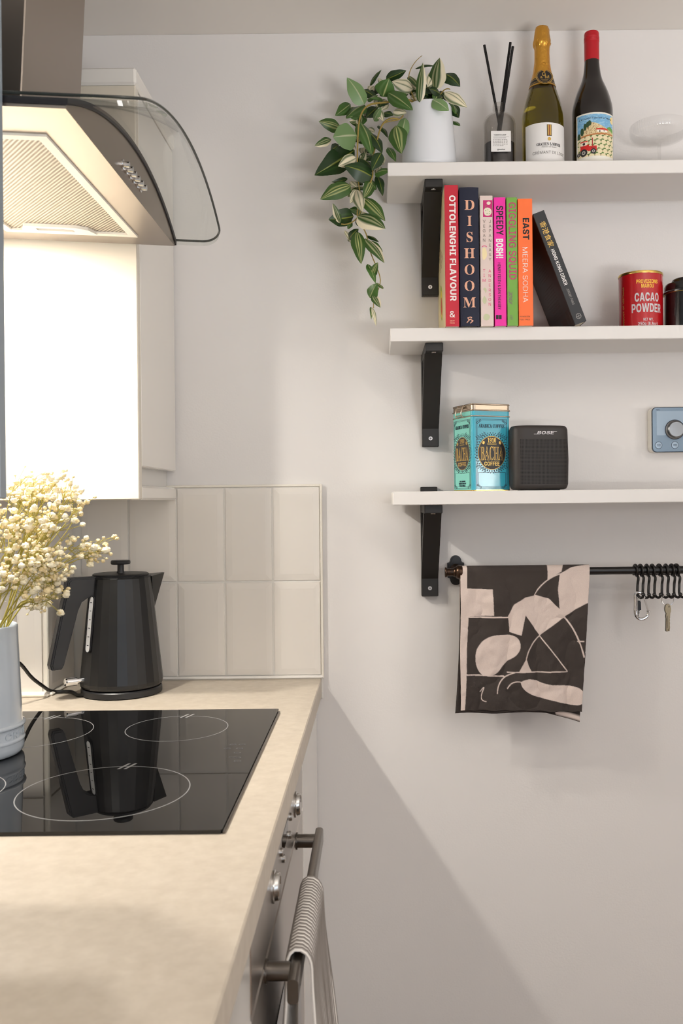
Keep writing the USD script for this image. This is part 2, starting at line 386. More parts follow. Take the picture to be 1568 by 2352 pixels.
obj('sealant', cat_([rbox(LEFT, BXX + 0.003, BXY - 0.012, BXY + 0.006, TOP, TOP + 0.009, 0.003), rbox(BXX - 0.004, BXX + 0.007, BXY, WALL, TOP, TOP + 0.007, 0.003), rbox(LEFT, LEFT + 0.018, 0.5, BXY, TOP, TOP + 0.007, 0.003)]), M['white_plastic'], t)
t = structure('ceiling', 'plain white ceiling')
obj('plaster', rbox(LEFT - 0.1, RIGHT + 0.1, REAR - 0.1, WALL + 0.1, CEIL, CEIL + 0.1, 0.001), M['ceiling_paint'], t)
obj('floor', rbox(LEFT - 0.1, RIGHT + 0.1, REAR - 0.1, WALL + 0.1, -0.1, 0, 0.001), M['floor_wood']); says(stage.GetPrimAtPath('/World/floor'), 'wooden floor of the kitchen', None, None, 'structure')
obj('wall_right', rbox(RIGHT, RIGHT + 0.1, REAR, WALL + 0.1, 0, CEIL, 0.001), M['wall_paint']); says(stage.GetPrimAtPath('/World/wall_right'), 'plain white wall at the right of the room', None, None, 'structure')
m = m3.Manifold.cube([RIGHT - LEFT + 0.2, 0.1, CEIL]).translate([LEFT - 0.1, REAR - 0.1, 0]) - m3.Manifold.cube([1.3, 0.3, 1.3]).translate([0.5, REAR - 0.2, 0.77])
obj('wall_rear', from_manifold(m), M['wall_paint']); says(stage.GetPrimAtPath('/World/wall_rear'), 'white wall behind the camera with a window in it', None, None, 'structure')
t = structure('window_1', 'white framed window in the wall behind the camera')
fr = prism(sbox(0.5, 0.77, 1.8, 2.07) - sbox(0.55, 0.82, 1.13, 2.02) - sbox(1.17, 0.82, 1.75, 2.02), 0.05)
obj('window_frame', place(fr, (0, REAR + 0.055, 0), (1, 0, 0), (0, 0, 1)), M['white_plastic'], t)
for x0 in (0.545, 1.165): obj('pane', rbox(x0, x0 + 0.59, REAR + 0.022, REAR + 0.026, 0.815, 2.025, 0.0005), M['window_pane'], t)
# recessed ceiling downlights of the room (out of the frame)
for k, (x, y) in enumerate(((0.62, 0.15), (1.45, -0.9))):
    t = thing('ceiling_downlight', (x, y, CEIL), f'round recessed ceiling downlight, {("the one above the front of the worktop", "the one nearer the window")[k]}', 'ceiling light', 'recessed ceiling downlights')
    obj('trim_ring', lathe([(0.036, CEIL), (0.036, CEIL - 0.004), (0.046, CEIL - 0.003), (0.046, CEIL)], 40, (x, y, 0)), M['white_plastic'], t)
    obj('diffuser', lathe([(0, CEIL - 0.002), (0.036, CEIL - 0.002), (0.036, CEIL - 0.0005), (0, CEIL - 0.0005)][::-1], 32, (x, y, 0)), M[('ceiling_lamp_glow', 'ceiling_lamp_glow_b')[k]], t)

# ---------------------------------------------------------------- worktop and base units
FX = -0.119                                   # front edge of the worktop
t = obj('worktop', rbox(LEFT, FX, -0.25, WALL - 0.0005, TOP - 0.039, TOP, 0.0018), M['worktop'])
says(t.prim, 'beige stone-effect laminate worktop with the black hob set into it', 'worktop')
DX = -0.127                                   # face of the base doors
def base_unit(y0, y1, label, filler=None, handle=True):
    t = thing('base_cabinet', ((LEFT + DX) / 2, (y0 + y1) / 2, 0.1), label, 'cabinet')
    obj('carcass', rbox(LEFT + 0.02, DX - 0.020, y0, y1 if not filler else filler, 0.10, TOP - 0.040, 0.001), M['carcass'], t)
    d = obj('door', rbox(DX - 0.0195, DX, y0 + 0.002, y1 - 0.002, 0.14, 0.866, 0.002), M['white_gloss'], t)
    if filler: obj('filler_panel', rbox(DX - 0.019, DX - 0.003, y1 + 0.002, filler, 0.10, 0.872, 0.001), M['white_gloss'], t)
    obj('plinth', rbox(LEFT + 0.02, DX - 0.06, y0, filler or y1, 0.001, 0.10, 0.001), M['white_gloss'], t)
    return t
base_unit(1.478, 1.832, 'white base unit door between the oven and the back wall', filler=WALL - 0.003)
base_unit(0.27, 0.871, 'white base unit under the front of the worktop, nearer than the oven')

# ---------------------------------------------------------------- oven
OY0, OY1 = 0.874, 1.475
t = thing('oven', (-0.4, 1.175, 0.28), 'built-in stainless steel oven with knobs and bar handle below the hob', 'oven')
obj('housing', rbox(LEFT + 0.05, DX - 0.022, OY0 + 0.01, OY1 - 0.01, 0.272, 0.866, 0.002), M['steel_dark'], t)
fas = obj('control_panel', rbox(DX - 0.022, DX, OY0, OY1, 0.7785, 0.868, 0.002), M['steel'], t)
ky = (1.349, 1.062)
for y in ky:
    obj('knob', cat_([place(lathe([(0, 0.0), (0.019, 0.0), (0.019, 0.002), (0.0165, 0.003), (0.0158, 0.0072), (0.0145, 0.0085), (0, 0.0085)][::-1], 32), (DX, y, 0.826), (0, 1, 0), (0, 0, 1)),
                      rbox(DX + 0.0080, DX + 0.0093, y - 0.001, y + 0.001, 0.829, 0.839, 0.0003)]), M['steel_bright'], t)
for y, z in ((1.262, 0.838), (1.247, 0.818), (1.165, 0.818), (1.140, 0.836)):
    obj('button', place(lathe([(0, 0), (0.0055, 0), (0.0055, 0.003), (0.0045, 0.004), (0, 0.004)][::-1], 20), (DX, y, z), (0, 1, 0), (0, 0, 1)), M['steel_bright'], t)
obj('display', rbox(DX - 0.001, DX + 0.0006, 1.160, 1.235, 0.822, 0.846, 0.0004), M['black_glass'], t)
door = obj('oven_door', rbox(DX - 0.022, DX, OY0, OY1, 0.285, 0.7745, 0.002), M['steel'], t)
obj('door_window', rbox(DX - 0.001, DX + 0.0008, OY0 + 0.07, OY1 - 0.07, 0.36, 0.655, 0.0005), M['black_glass'], door)
HX, HZ, HY0, HY1 = -0.0935, 0.766, 0.942, 1.382
h = obj('handle', place(prism(rrect(0.012, 0.026, 0.0045), HY1 - HY0), (HX, HY1, HZ), (1, 0, 0), (0, 0, 1)), M['steel_dark'], t)
for y in (1.362, 0.985):
    obj('handle_post', cat_([cyl((DX, y, HZ), (HX - 0.004, y, HZ), 0.0100), cyl((DX - 0.001, y, HZ), (DX + 0.002, y, HZ), 0.0125)]), M['steel_dark'], h)

# striped towel over the oven handle
def striped_towel():
    ya, yb = 0.990, 1.186
    prof = np.array([(-0.112, 0.50), (-0.1115, 0.60), (-0.1075, 0.70), (-0.1045, 0.755), (-0.1025, 0.7775), (-0.0975, 0.7845), (-0.0885, 0.7845), (-0.0815, 0.778), (-0.0775, 0.755), (-0.072, 0.69), (-0.0645, 0.60), (-0.057, 0.50), (-0.052, 0.40)])
    P = spline(np.c_[prof[:, 0], np.zeros(len(prof)), prof[:, 1]], 110)
    nu = 260
    def fn(u, v):
        i = v * (len(P) - 1); a = np.clip(np.floor(i).astype(int), 0, len(P) - 2); w = (i - a)[:, None]
        p = P[a] * (1 - w) + P[a + 1] * w; d = P[a + 1] - P[a]; d /= np.linalg.norm(d, axis=1, keepdims=True)
        n = np.stack([d[:, 2], 0 * d[:, 0], -d[:, 0]], 1) * -1
        out = np.where(v < 0.44, 1.0, 1.0)
        y = ya + (yb - ya) * u
        hang = np.clip((v - 0.52) / 0.48, 0, 1)
        rib = 0.0011 * np.cos(u * 2 * PI * 24)
        fold = hang * (u * 0 + 1) * (0.006 * np.sin(u * 9 + 1.0 + 3 * hang) + 0.004 * np.sin(u * 21 + 2))
        y = y + hang * 0.006 * np.sin(v * 9) + 0.0025 * np.sin(v * 30) * (np.abs(u - 0.5) > 0.47)
        q = p - n * (rib + fold)[:, None]
        return np.stack([np.maximum(q[:, 0], -0.121), y, q[:, 2]], 1)
    m = grid(nu, 110, fn); u = np.repeat(np.linspace(0, 1, nu), 110); v = np.tile(np.linspace(0, 1, 110), nu)
    st = 0.5 + 0.5 * np.cos(u * 2 * PI * 24)
    st = np.clip((st - 0.10) * 2.6, 0, 1)[:, None]
    dk, lt = np.array(lin((126, 118, 112))), np.array(lin((246, 241, 234)))
    return m, dk * (1 - st) + lt * st
def thicken(m, col, d):
    """Closes a sheet into a cloth of thickness d."""
    _, _, n = meshkit.arrays(m, True); v = np.asarray(m.vertices); N = len(v); f = np.asarray(m.faces)
    e = np.sort(np.vstack([f[:, [0, 1]], f[:, [1, 2]], f[:, [2, 0]]]), 1); de = np.vstack([f[:, [0, 1]], f[:, [1, 2]], f[:, [2, 0]]])
    _, inv, cnt = np.unique(e, axis=0, return_inverse=True, return_counts=True); b = de[cnt[inv.ravel()] == 1]
    side = np.vstack([np.c_[b[:, 1], b[:, 0], b[:, 0] + N], np.c_[b[:, 1], b[:, 0] + N, b[:, 1] + N]])
    return TM(np.vstack([v, v - n * d]), np.vstack([f, f[:, ::-1] + N, side])), None if col is None else np.vstack([col, col])
m, c = striped_towel(); m, c = thicken(m, c, 0.0018)
t = thing('striped_towel', (HX, 1.09, HZ), 'ribbed grey and white striped towel folded over the oven handle', 'towel')
obj('cloth', m, M['stripe_cloth'], t, color=c)

# ---------------------------------------------------------------- hob
BX0, BX1, BY0, BY1 = -0.675, -0.1755, 0.998, 1.580
t = thing('induction_hob', ((BX0 + BX1) / 2, (BY0 + BY1) / 2, TOP), 'black glass induction hob with white cooking rings set in the worktop', 'hob')
HT = TOP + 0.0045
g = prism(rrect(BX1 - BX0, BY1 - BY0, 0.004, (BX0 + BX1) / 2, (BY0 + BY1) / 2), 0.0044)
obj('glass_plate', place(g, (0, 0, TOP + 0.0001), (1, 0, 0), (0, 1, 0)), M['black_glass'], t)
obj('edge_strip', rbox(BX1 + 0.0002, BX1 + 0.0032, BY0, BY1 - 0.012, TOP, TOP + 0.0032, 0.0008), M['steel_dark'], t)
def ring(x, y, r, w=0.0013): return prism(Point(x, y).buffer(r, quad_segs=32) - Point(x, y).buffer(r - w, quad_segs=32), 0.00012)
def slash(x, y): return prism(unary_union([affinity.skew(sbox(x + d, y - 0.013, x + d + 0.0035, y + 0.013), 18) for d in (-0.007, 0.002)]), 0.00013)
for x, y, r in ((-0.326, 1.452, 0.0815), (-0.348, 1.137, 0.1065), (-0.556, 1.437, 0.096), (-0.562, 1.14, 0.082)):
    z = obj('cooking_zone', place(cat_([ring(x, y, r), slash(x, y + r)]), (0, 0, HT), (1, 0, 0), (0, 1, 0)), M['ring_print'], t)
sy = []
for k, (px, py) in enumerate(((535, 1710), (556, 1710), (522, 1719), (550, 1719), (545, 1729), (533, 1739), (545, 1740), (545, 1748))):
    p = W(px, py, 1.4); s = (EYE - HT) / (EYE - p[2]); p = np.array([p[0] * s, 1.4 * s, HT])
    sy.append(place(prism(rrect(0.010, 0.006, 0.002) - rrect(0.007, 0.003, 0.001), 0.0001), p, (1, 0, 0), (0, 1, 0)))
obj('touch_controls', cat_(sy), M['dim_print'], t, kind='stuff')

# ---------------------------------------------------------------- wall cabinets
CX1 = -0.416                                  # their front
def cornice(y0, y1, z0):
    pr = unary_union([sbox(LEFT + 0.001, 0, CX1 + 0.002, 0.0305)])
    return rbox(LEFT + 0.001, CX1 + 0.002, y0, y1, z0, z0 + 0.0305, 0.004)
t = thing('wall_cabinet', (-0.56, 1.72, 1.286), 'white wall cabinet with glossy end panel between the hood and the back wall', 'cabinet')
obj('end_panel', rbox(LEFT, CX1, 1.578, 1.597, 1.2865, 2.0135, 0.0015), M['white_gloss_panel'], t)
obj('carcass', rbox(LEFT, -0.4375, 1.5972, WALL - 0.001, 1.312, 2.0135, 0.001), M['carcass'], t)
obj('door', rbox(-0.4370, CX1 - 0.0005, 1.6005, WALL - 0.009, 1.345, 2.008, 0.002), M['white_gloss'], t)
obj('light_pelmet', rbox(-0.440, CX1 + 0.0005, 1.5972, WALL - 0.009, 1.2855, 1.3115, 0.004), M['white_gloss'], t)
obj('cornice', cornice(1.575, WALL - 0.001, 2.0140), M['white_gloss'], t)
t = thing('wall_cabinet', (-0.56, 0.7, 1.286), 'pale grey wall cabinet on the near side of the cooker hood', 'cabinet')
obj('end_panel', rbox(LEFT, CX1, 0.9945, 1.0125, 1.2865, 2.0135, 0.0015), M['grey_door'], t)
obj('carcass', rbox(LEFT, -0.4375, 0.30, 0.9943, 1.312, 2.0135, 0.001), M['carcass'], t)
obj('door', rbox(-0.4370, CX1 - 0.0005, 0.303, 0.9920, 1.345, 2.008, 0.002), M['grey_door'], t)
obj('light_pelmet', rbox(-0.440, CX1 - 0.008, 0.30, 0.9943, 1.2865, 1.3115, 0.004), M['grey_door'], t)
obj('cornice', cornice(0.30, 1.0145, 2.0140), M['grey_door'], t)

# ---------------------------------------------------------------- cooker hood (it hangs a little forward: the whole of it is tilted)
PIV, TILT = np.array([-0.347, 1.285, 1.727]), 3.2
hood = thing('cooker_hood', (LEFT, 1.285, 1.73), 'stainless steel cooker hood with curved glass canopy and tall chimney over the hob', 'cooker hood')
def hob(name, mesh, material, parent=hood, **kw): return obj(name, roty(mesh, TILT, PIV), material, parent, **kw)
HBZ, HFX, HA, HB = 1.727, -0.347, 1.0175, 1.566
SAG = 0.058; HC = (HA + HB) / 2; HR = ((HB - HA) ** 2 / 4 + SAG ** 2) / (2 * SAG); HCZ = HBZ + 0.004 + SAG - HR
def arc(off, y0, y1, n=40):
    y = np.linspace(y0, y1, n); return np.c_[y, HCZ + np.sqrt((HR + off) ** 2 - (y - HC) ** 2)]
seg = Polygon(np.vstack([[(HA, HBZ), (HB, HBZ)], arc(0, HA, HB)[::-1]]))
# shell with a recess for the filter
body = m3.Manifold.extrude(m3.CrossSection([np.array(seg.exterior.coords)[:-1]]), HFX - (LEFT + 0.004)) if seg.exterior.is_ccw else m3.Manifold.extrude(m3.CrossSection([np.array(seg.exterior.coords)[:-1][::-1]]), HFX - (LEFT + 0.004))
bm = from_manifold(body); bm = TM(np.stack([LEFT + 0.004 + bm.vertices[:, 2], bm.vertices[:, 0], bm.vertices[:, 1]], 1), bm.faces)
FX0, FX1, FY0, FY1 = -0.618, -0.397, 1.094, 1.513          # filter frame
from_t = m3.Manifold(m3.Mesh(np.asarray(bm.vertices, np.float32), np.asarray(bm.faces, np.uint32)))
from_t = from_t - m3.Manifold.cube([FX1 - FX0 - 0.002, FY1 - FY0 - 0.002, 0.02]).translate([FX0 + 0.001, FY0 + 0.001, HBZ - 0.012])
hob('body', from_manifold(from_t), M['steel_hood'])
sealp = np.vstack([arc(0.0002, HA - 0.001, HB + 0.004), arc(0.0075, HA - 0.001, HB + 0.004)[::-1]])
sm = prism(Polygon(sealp), HFX + 0.002 - (LEFT + 0.004)); sm = TM(np.stack([LEFT + 0.004 + sm.vertices[:, 2], sm.vertices[:, 0], sm.vertices[:, 1]], 1), sm.faces)
hob('rubber_seal', sm, M['black_rubber'], smooth=30)
# curved glass: an arched sheet with rounded front corners
GX0, GX1, GA, GB, GR, GT = LEFT + 0.006, -0.266, 1.0155, 1.5735, 0.035, 0.006
def glass_sheet():
    nx, ny = 60, 60
    s = np.linspace(0, 1, ny)
    def fn(u, v):
        y = GA + (GB - GA) * u
        edge = np.minimum(y - GA, GB - y); cut = np.where(edge < GR, GR - np.sqrt(np.maximum(GR ** 2 - (GR - edge) ** 2, 0)), 0)
        x = GX0 + (GX1 - cut - GX0) * v
        z = HCZ + np.sqrt((HR + 0.0078) ** 2 - (y - HC) ** 2)
        return np.stack([x, y, z], 1)
    uu = 0.5 - 0.5 * np.cos(np.linspace(0, PI, 81)); base = grid(81, 24, lambda u, v: fn(0.5 - 0.5 * np.cos(u * PI), v))
    return thicken(base, None, -GT)[0]
gm = glass_sheet()
hob('glass_canopy', gm, M['hood_glass'], smooth=50)
edge = [(GX0, GA)] + [(GX1 - GR + GR * math.sin(a), GA + GR - GR * math.cos(a)) for a in np.linspace(0, PI / 2, 10)] + \
       [(GX1, y) for y in np.linspace(GA + GR, GB - GR, 40)[1:-1]] + [(GX1 - GR + GR * math.cos(a), GB - GR + GR * math.sin(a)) for a in np.linspace(0, PI / 2, 10)] + [(GX0, GB)]
mat('glass_edge', (40, 44, 40), 0.15)
hob('glass_edge', tube([(x, y, HCZ + math.sqrt((HR + 0.0108) ** 2 - (y - HC) ** 2)) for x, y in edge], 0.0019, 8), M['glass_edge'])
# filter with its white frame, fine slanting mesh and a catch
fr = prism(sbox(FX0, FY0, FX1, FY1) - sbox(FX0 + 0.013, FY0 + 0.013, FX1 - 0.013, FY1 - 0.013), 0.006)
flt = hob('filter_frame', place(fr, (0, 0, HBZ - 0.003), (1, 0, 0), (0, 1, 0)), M['white_plastic'])
n = {'tc': ('texture_coordinate', {}), 'map': ('mapping', {'rotation': (0, 0, math.radians(-38))}), 'w': ('wave_texture', {'wave_type': 'bands', 'bands_direction': 'x', 'scale': 62.0}),
     'r': ('rgb_ramp', {'ramp': [(0.2, lin((112, 102, 88))), (0.75, lin((178, 168, 152)))]}), 'b': ('bump', {'strength': 0.7, 'distance': 0.0012}), 'p': ('principled_bsdf', {'metallic': 0.55, 'roughness': 0.45})}
M['filter_mesh'] = usdkit.material(stage, '/World/Looks/filter_mesh', n, [('tc.object', 'map.vector'), ('map.vector', 'w.vector'), ('w.fac', 'r.fac'), ('r.color', 'p.base_color'), ('w.fac', 'b.height'), ('b.normal', 'p.normal')], 'p.BSDF')
hob('filter_mesh', rbox(FX0 + 0.010, FX1 - 0.010, FY0 + 0.010, FY1 - 0.010, HBZ + 0.0005, HBZ + 0.0025, 0.0005), M['filter_mesh'])
hp = Polygon([(-0.615, 1.500), (-0.600, 1.462), (-0.490, 1.462), (-0.470, 1.472), (-0.462, 1.500)]) - rrect(0.070, 0.010, 0.002, -0.530, 1.480)
hp = Polygon([(-0.588, 1.503), (-0.573, 1.470), (-0.487, 1.470), (-0.470, 1.480), (-0.462, 1.503)]) - rrect(0.062, 0.012, 0.002, -0.526, 1.486)
cb = hob('filter_catch', place(prism(hp, 0.006), (0, 0, HBZ - 0.0045), (1, 0, 0), (0, 1, 0)), M['white_plastic'])
obj('slot', roty(rbox(-0.557, -0.495, 1.480, 1.492, HBZ - 0.0005, HBZ + 0.0004, 0.0003), TILT, PIV), M['slot_dark'], cb)
for k in range(6):
    y = 1.240 + k * 0.0185; z = HBZ + 0.0205
    hob('button', cat_([cyl((HFX - 0.001, y, z), (HFX + 0.002, y, z), 0.0068, 20), cyl((HFX, y, z), (HFX + 0.010, y, z), 0.0045, 20, 0.0040)]), M['chrome'])
for y in (1.238, 1.388):
    lx = -0.660
    l = hob('lamp', place(lathe([(0.020, 0), (0.028, 0.0), (0.028, 0.004), (0.020, 0.004)][::-1], 32), (lx, y, HBZ - 0.004), (1, 0, 0), (0, 1, 0)), M['steel_bright'])
    obj('lamp_lens', roty(place(lathe([(0, 0), (0.020, 0), (0.020, 0.003), (0, 0.003)], 28), (lx, y, HBZ - 0.0035), (1, 0, 0), (0, 1, 0)), TILT, PIV), M['lamp_glow'], l)
hob('chimney', rbox(LEFT + 0.03, -0.463, 1.174, 1.397, HBZ + SAG + 0.010, CEIL - 0.012, 0.0015), M['steel_hood'])

# ---------------------------------------------------------------- shelves and brackets
SF, SB = 1.700, 1.8595                        # front and back of the shelves
S_TOP = (1.919, 1.606, 1.2965)
for k, (z, x0, lab) in enumerate(zip(S_TOP, (0.0270, 0.0288, 0.0305), ('top white shelf, holding the plant, the bottles and a glass', 'middle white shelf, holding the row of cookbooks', 'lowest white shelf, holding the turquoise coffee tin and the black speaker'))):
    o = obj('wall_shelf', rbox(x0, 0.92, SF, SB, z - 0.0255, z, 0.0012), M['shelf_white'])
    says(o.prim, lab, 'shelf', 'white wall shelves')
def bracket(x, zs, loc):
    """A black triangular bracket: leg on the wall, arm under the shelf, slanting brace between them. zs: underside of the shelf."""
    w = 0.0172; t_ = thing('shelf_bracket', loc, None, 'shelf bracket', 'black brackets under the shelves')
    bot = zs - 0.190
    obj('leg', rbox(x - w, x + w, SB + 0.0003, WALL, bot, zs + 0.0255 + 0.011, 0.0012), M['bracket'], t_)
    obj('arm', rbox(x - w, x + w, 1.716, SB, zs - 0.0165, zs - 0.0001, 0.0012), M['bracket'], t_)
    a, b = np.array([1.742, zs - 0.0166]), np.array([SB, bot + 0.037]); d = (b - a) / np.linalg.norm(b - a); n = np.array([-d[1], d[0]])
    if n[0] > 0: n = -n
    q = Polygon([a, (1.768, zs - 0.0166), (SB, bot + 0.066), (SB, bot + 0.037)])
    obj('brace', place(prism(q, 2 * w), (x - w, 0, 0), (0, 1, 0), (0, 0, 1)), M['bracket'], t_, smooth=False)
    s = obj('screw', cat_([cyl((x, SB + 0.0006, bot + 0.017), (x, SB - 0.0012, bot + 0.017), 0.0046, 20, 0.0040)]), M['screw'], t_)
    obj('cross_slot', cat_([rbox(x - 0.0022, x + 0.0022, SB - 0.0014, SB - 0.0010, bot + 0.0165, bot + 0.0175, 0.0001), rbox(x - 0.0005, x + 0.0005, SB - 0.0014, SB - 0.0010, bot + 0.0148, bot + 0.0192, 0.0001)]), M['bracket'], s)
    obj('screw', cyl((x, 1.729, zs - 0.0163), (x, 1.729, zs - 0.0177), 0.0046, 20, 0.0040), M['screw'], t_)
    return t_
b0 = bracket(0.115, S_TOP[0] - 0.0256, (0.115, SB, S_TOP[0] - 0.0256))
says(b0.prim, 'black triangular bracket under the top shelf, beside the red cookbook')
copy_of(b0, 'shelf_bracket', (0.1125, SB, S_TOP[1] - 0.0256), 'black triangular bracket under the middle shelf, above the coffee tin')
copy_of(b0, 'shelf_bracket', (0.108, SB, S_TOP[2] - 0.0256), 'black triangular bracket under the lowest shelf, left of the rail')
for k in range(3):
    copy_of(b0, 'shelf_bracket', (0.84, SB, S_TOP[k] - 0.0256), f'black bracket at the far right end of the {("top", "middle", "lowest")[k]} shelf, outside the frame')

# ---------------------------------------------------------------- books
BY = 1.690
BZ = S_TOP[1] + 0.0002
XR, DN, UP, OUT = (1, 0, 0), (0, 0, -1), (0, 0, 1), (0, -1, 0)
def bx_(px0, px1, py): return W(px0, py, BY)[0], W(px1, py, BY)[0]
def book(name, px0, px1, top, cover, label, hard=False, depth=0.184, back=None, spine_round=0.0):
    x0, x1 = bx_(px0, px1, 600); x0 += 0.0003; x1 -= 0.0003; z1 = W((px0 + px1) / 2, top, BY)[2]
    t = thing(name, ((x0 + x1) / 2, BY, BZ), label, 'book', 'cookbooks on the middle shelf')
    th = 0.0026 if hard else 0.0006; ov = 0.003 if hard else 0.0
    if spine_round:
        a = np.linspace(-1, 1, 13); sp = [((x0 + x1) / 2 + (x1 - x0) / 2 * q, BY + spine_round * (1 - math.sqrt(max(0, 1 - (0.9 * q) ** 2)))) for q in a]
    else: sp = [(x0, BY + 0.0006), (x0 + 0.0006, BY), (x1 - 0.0006, BY), (x1, BY + 0.0006)]
    outer = Polygon(sp + [(x1, BY + depth), (x0, BY + depth)])
    inner = sbox(x0 + th, BY + 0.0035, x1 - th, BY + depth + 1)
    obj('cover', place(prism(outer - inner, z1 - BZ), (0, 0, BZ), (1, 0, 0), (0, 1, 0)), M[cover], t, smooth=25)
    obj('pages', rbox(x0 + th + 0.0001, x1 - th - 0.0001, BY + 0.0036, BY + depth - 0.0005 - ov, BZ + ov, z1 - 0.0008 - ov, 0.0004), M['pages'], t)
    if back: obj('back_cover', rbox(x0 - 0.0003, x0 - 0.00002, BY + 0.0014, BY + depth - 0.0005, BZ + 0.0005, z1 - 0.0005, 0.0001), M[back], t)
    return t, x0, x1, z1
def spine(t, text, px, py0, py1, h, m, name='title', y=BY, **kw):
    """Lettering that runs down a spine: px the letters' baseline side, py0 to py1 its extent, h the pixels of a capital."""
    a, b = W(px, py0, y), W(px, py1, y)
    s = text2d(text, h * y / F, a[2] - b[2], 'l', **kw)
    return obj(name, flat_print(s, (a[0], y - 0.00004, a[2]), DN, XR), M[m], t, smooth=False)
def front_text(t, text, px, py, h, m, width=None, name='lettering', y=BY, **kw):
    a = W(px, py, y)
    return obj(name, flat_print(text2d(text, h * y / F, None if width is None else width * y / F, **kw), (a[0], y - 0.00004, a[2]), XR, UP), M[m], t, smooth=False)
def blob(pts): return Polygon(spline(np.array(list(pts) + [pts[0]], float), 40)).buffer(0)
def px_print(t, polys, m, name, y=BY, lift=0.0002):
    """Flat print given in photograph pixels on a surface that faces the camera at depth y."""
    out = []
    for p in polys:
        q = shapely.transform(p, lambda c: np.array([W(a, b, y)[[0, 2]] for a, b in c]))
        out.append(q.buffer(0))
    return obj(name, flat_print(unary_union(out), (0, y - 0.00004, 0), XR, UP, lift), M[m], t, smooth=False)

t, x0, x1, z1 = book('cookbook', 1021.5, 1053.5, 425, 'book_red', 'tall red cookbook lettered OTTOLENGHI FLAVOUR, first of the row next to the bracket', depth=0.186, back='book_cream')
spine(t, 'OTTOLENGHI FLAVOUR', 1031, 448, 692, 14.5, 'white_ink', weight=800)
front_text(t, '&', 1038.5, 729, 15, 'white_ink', name='publisher_logo', weight=500)
front_text(t, 'EBURY', 1038.5, 738.5, 3.2, 'copper_ink', 11, name='publisher_name', weight=600); front_text(t, 'PRESS', 1038.5, 743.5, 3.2, 'copper_ink', 11, name='publisher_name', weight=600)
# the printed pepper and pencil lines on its cream back cover (the side that faces left)
bk = lambda s: place(prism(s, 0.0002), (x0 - 0.0003, 0, 0), (0, -1, 0), (0, 0, 1))
pep = affinity.rotate(affinity.scale(Point(0, 0).buffer(1, quad_segs=24), 0.040, 0.024), -62, origin=(0, 0)); pep = affinity.translate(pep, -(BY + 0.100), 1.672)
pep2 = affinity.translate(affinity.scale(pep, 0.8, 0.8), 0.004, -0.004); pep3 = affinity.translate(affinity.scale(pep, 0.52, 0.52), 0.005, -0.008)
mat('leaf_green_ink', (168, 176, 40), 0.5); mat('pepper_red', (206, 40, 20), 0.5); mat('lemon_ink', (244, 214, 70), 0.5)
obj('pepper_print', bk(pep - pep2), M['leaf_green_ink'], t, smooth=False); obj('pepper_print', bk(pep2 - pep3), M['lemon_ink'], t, smooth=False); obj('pepper_print', bk(pep3), M['pepper_red'], t, smooth=False)
ln = unary_union([LineString([(-(BY + 0.05 + 0.012 * k), 1.752 + 0.006 * k), (-(BY + 0.11 + 0.006 * k), 1.735 + 0.008 * k)]).buffer(0.0006) for k in range(9)])
obj('pencil_lines', bk(ln), M['brown_ink'], t, smooth=False)

t, x0, x1, z1 = book('cookbook', 1055.5, 1100.5, 430, 'book_navy', 'navy blue hardback lettered DISHOOM in copper capitals', hard=True, spine_round=0.004)
for ch, py in zip('DISHOOM', (482, 519, 556, 593, 631, 668, 706)):
    front_text(t, ch, 1078, py, 22.5, 'copper_ink', {'I': 12, 'M': 30, 'S': 18, 'H': 26}.get(ch, 25), name='title', kind='serif')
px_print(t, [LineString([(1072, 741), (1079, 733), (1086, 737), (1080, 742)]).buffer(1.1), LineString([(1077, 736), (1074, 730), (1080, 728)]).buffer(1.0), Point(1082, 729.5).buffer(1.8)], 'copper_ink', 'publisher_logo')

t, x0, x1, z1 = book('cookbook', 1102.5, 1132.5, 449.5, 'book_blush', 'blush pink cookbook spine with small letters VEGAN JAPANEASY and a pink picture')
px_print(t, [sbox(1109, 460, 1130, 498)], 'magenta_ink', 'picture')
px_print(t, [blob([(1111, 488), (1113, 479), (1121, 477), (1128, 483), (1127, 492), (1119, 496)]), blob([(1117, 466), (1121, 463), (1126, 465), (1124, 470), (1119, 470)])], 'pages', 'picture_bowl', lift=0.0003)
px_print(t, [Point(a, b).buffer(1.0) for a, b in ((1115, 484), (1120, 482), (1124, 486), (1118, 490), (1123, 491), (1114, 476), (1116, 473))], 'book_green', 'picture_garnish', lift=0.0004)
for i, ch in enumerate('VEGAN'): front_text(t, ch, 1111.5, 512 + i * 10.8, 7.0, 'taupe_ink', name='title', weight=400)
for i, ch in enumerate('JAPANEASY'): front_text(t, ch, 1125, 512 + i * 10.9, 7.0, 'taupe_ink', name='title', weight=400)
for i, ch in enumerate('TIM'): front_text(t, ch, 1111.5, 625 + i * 11.3, 7.0, 'rose_ink', name='author', weight=400)
for i, ch in enumerate('ANDERSON'): front_text(t, ch, 1124.5, 626 + i * 10.9, 7.0, 'rose_ink', name='author', weight=400)
px_print(t, [LineString(spline(np.array([(1107, 567), (1112, 564.5), (1117, 567)], float), 8)).buffer(0.8)], 'rose_ink', 'picture_pod')
mat('pod_green', (196, 198, 160), 0.5)
px_print(t, [blob([(1108, 571), (1113, 569), (1117, 577), (1116, 592), (1111, 597), (1107, 586)])], 'book_cream', 'picture_pod')
px_print(t, [blob([(1109, 664), (1114, 661), (1117, 668), (1112, 678), (1117, 688), (1113, 698), (1108, 692), (1112, 679)]), blob([(1110, 727), (1116, 721), (1124, 725), (1122, 734), (1113, 735)])], 'pod_green', 'picture_pod')

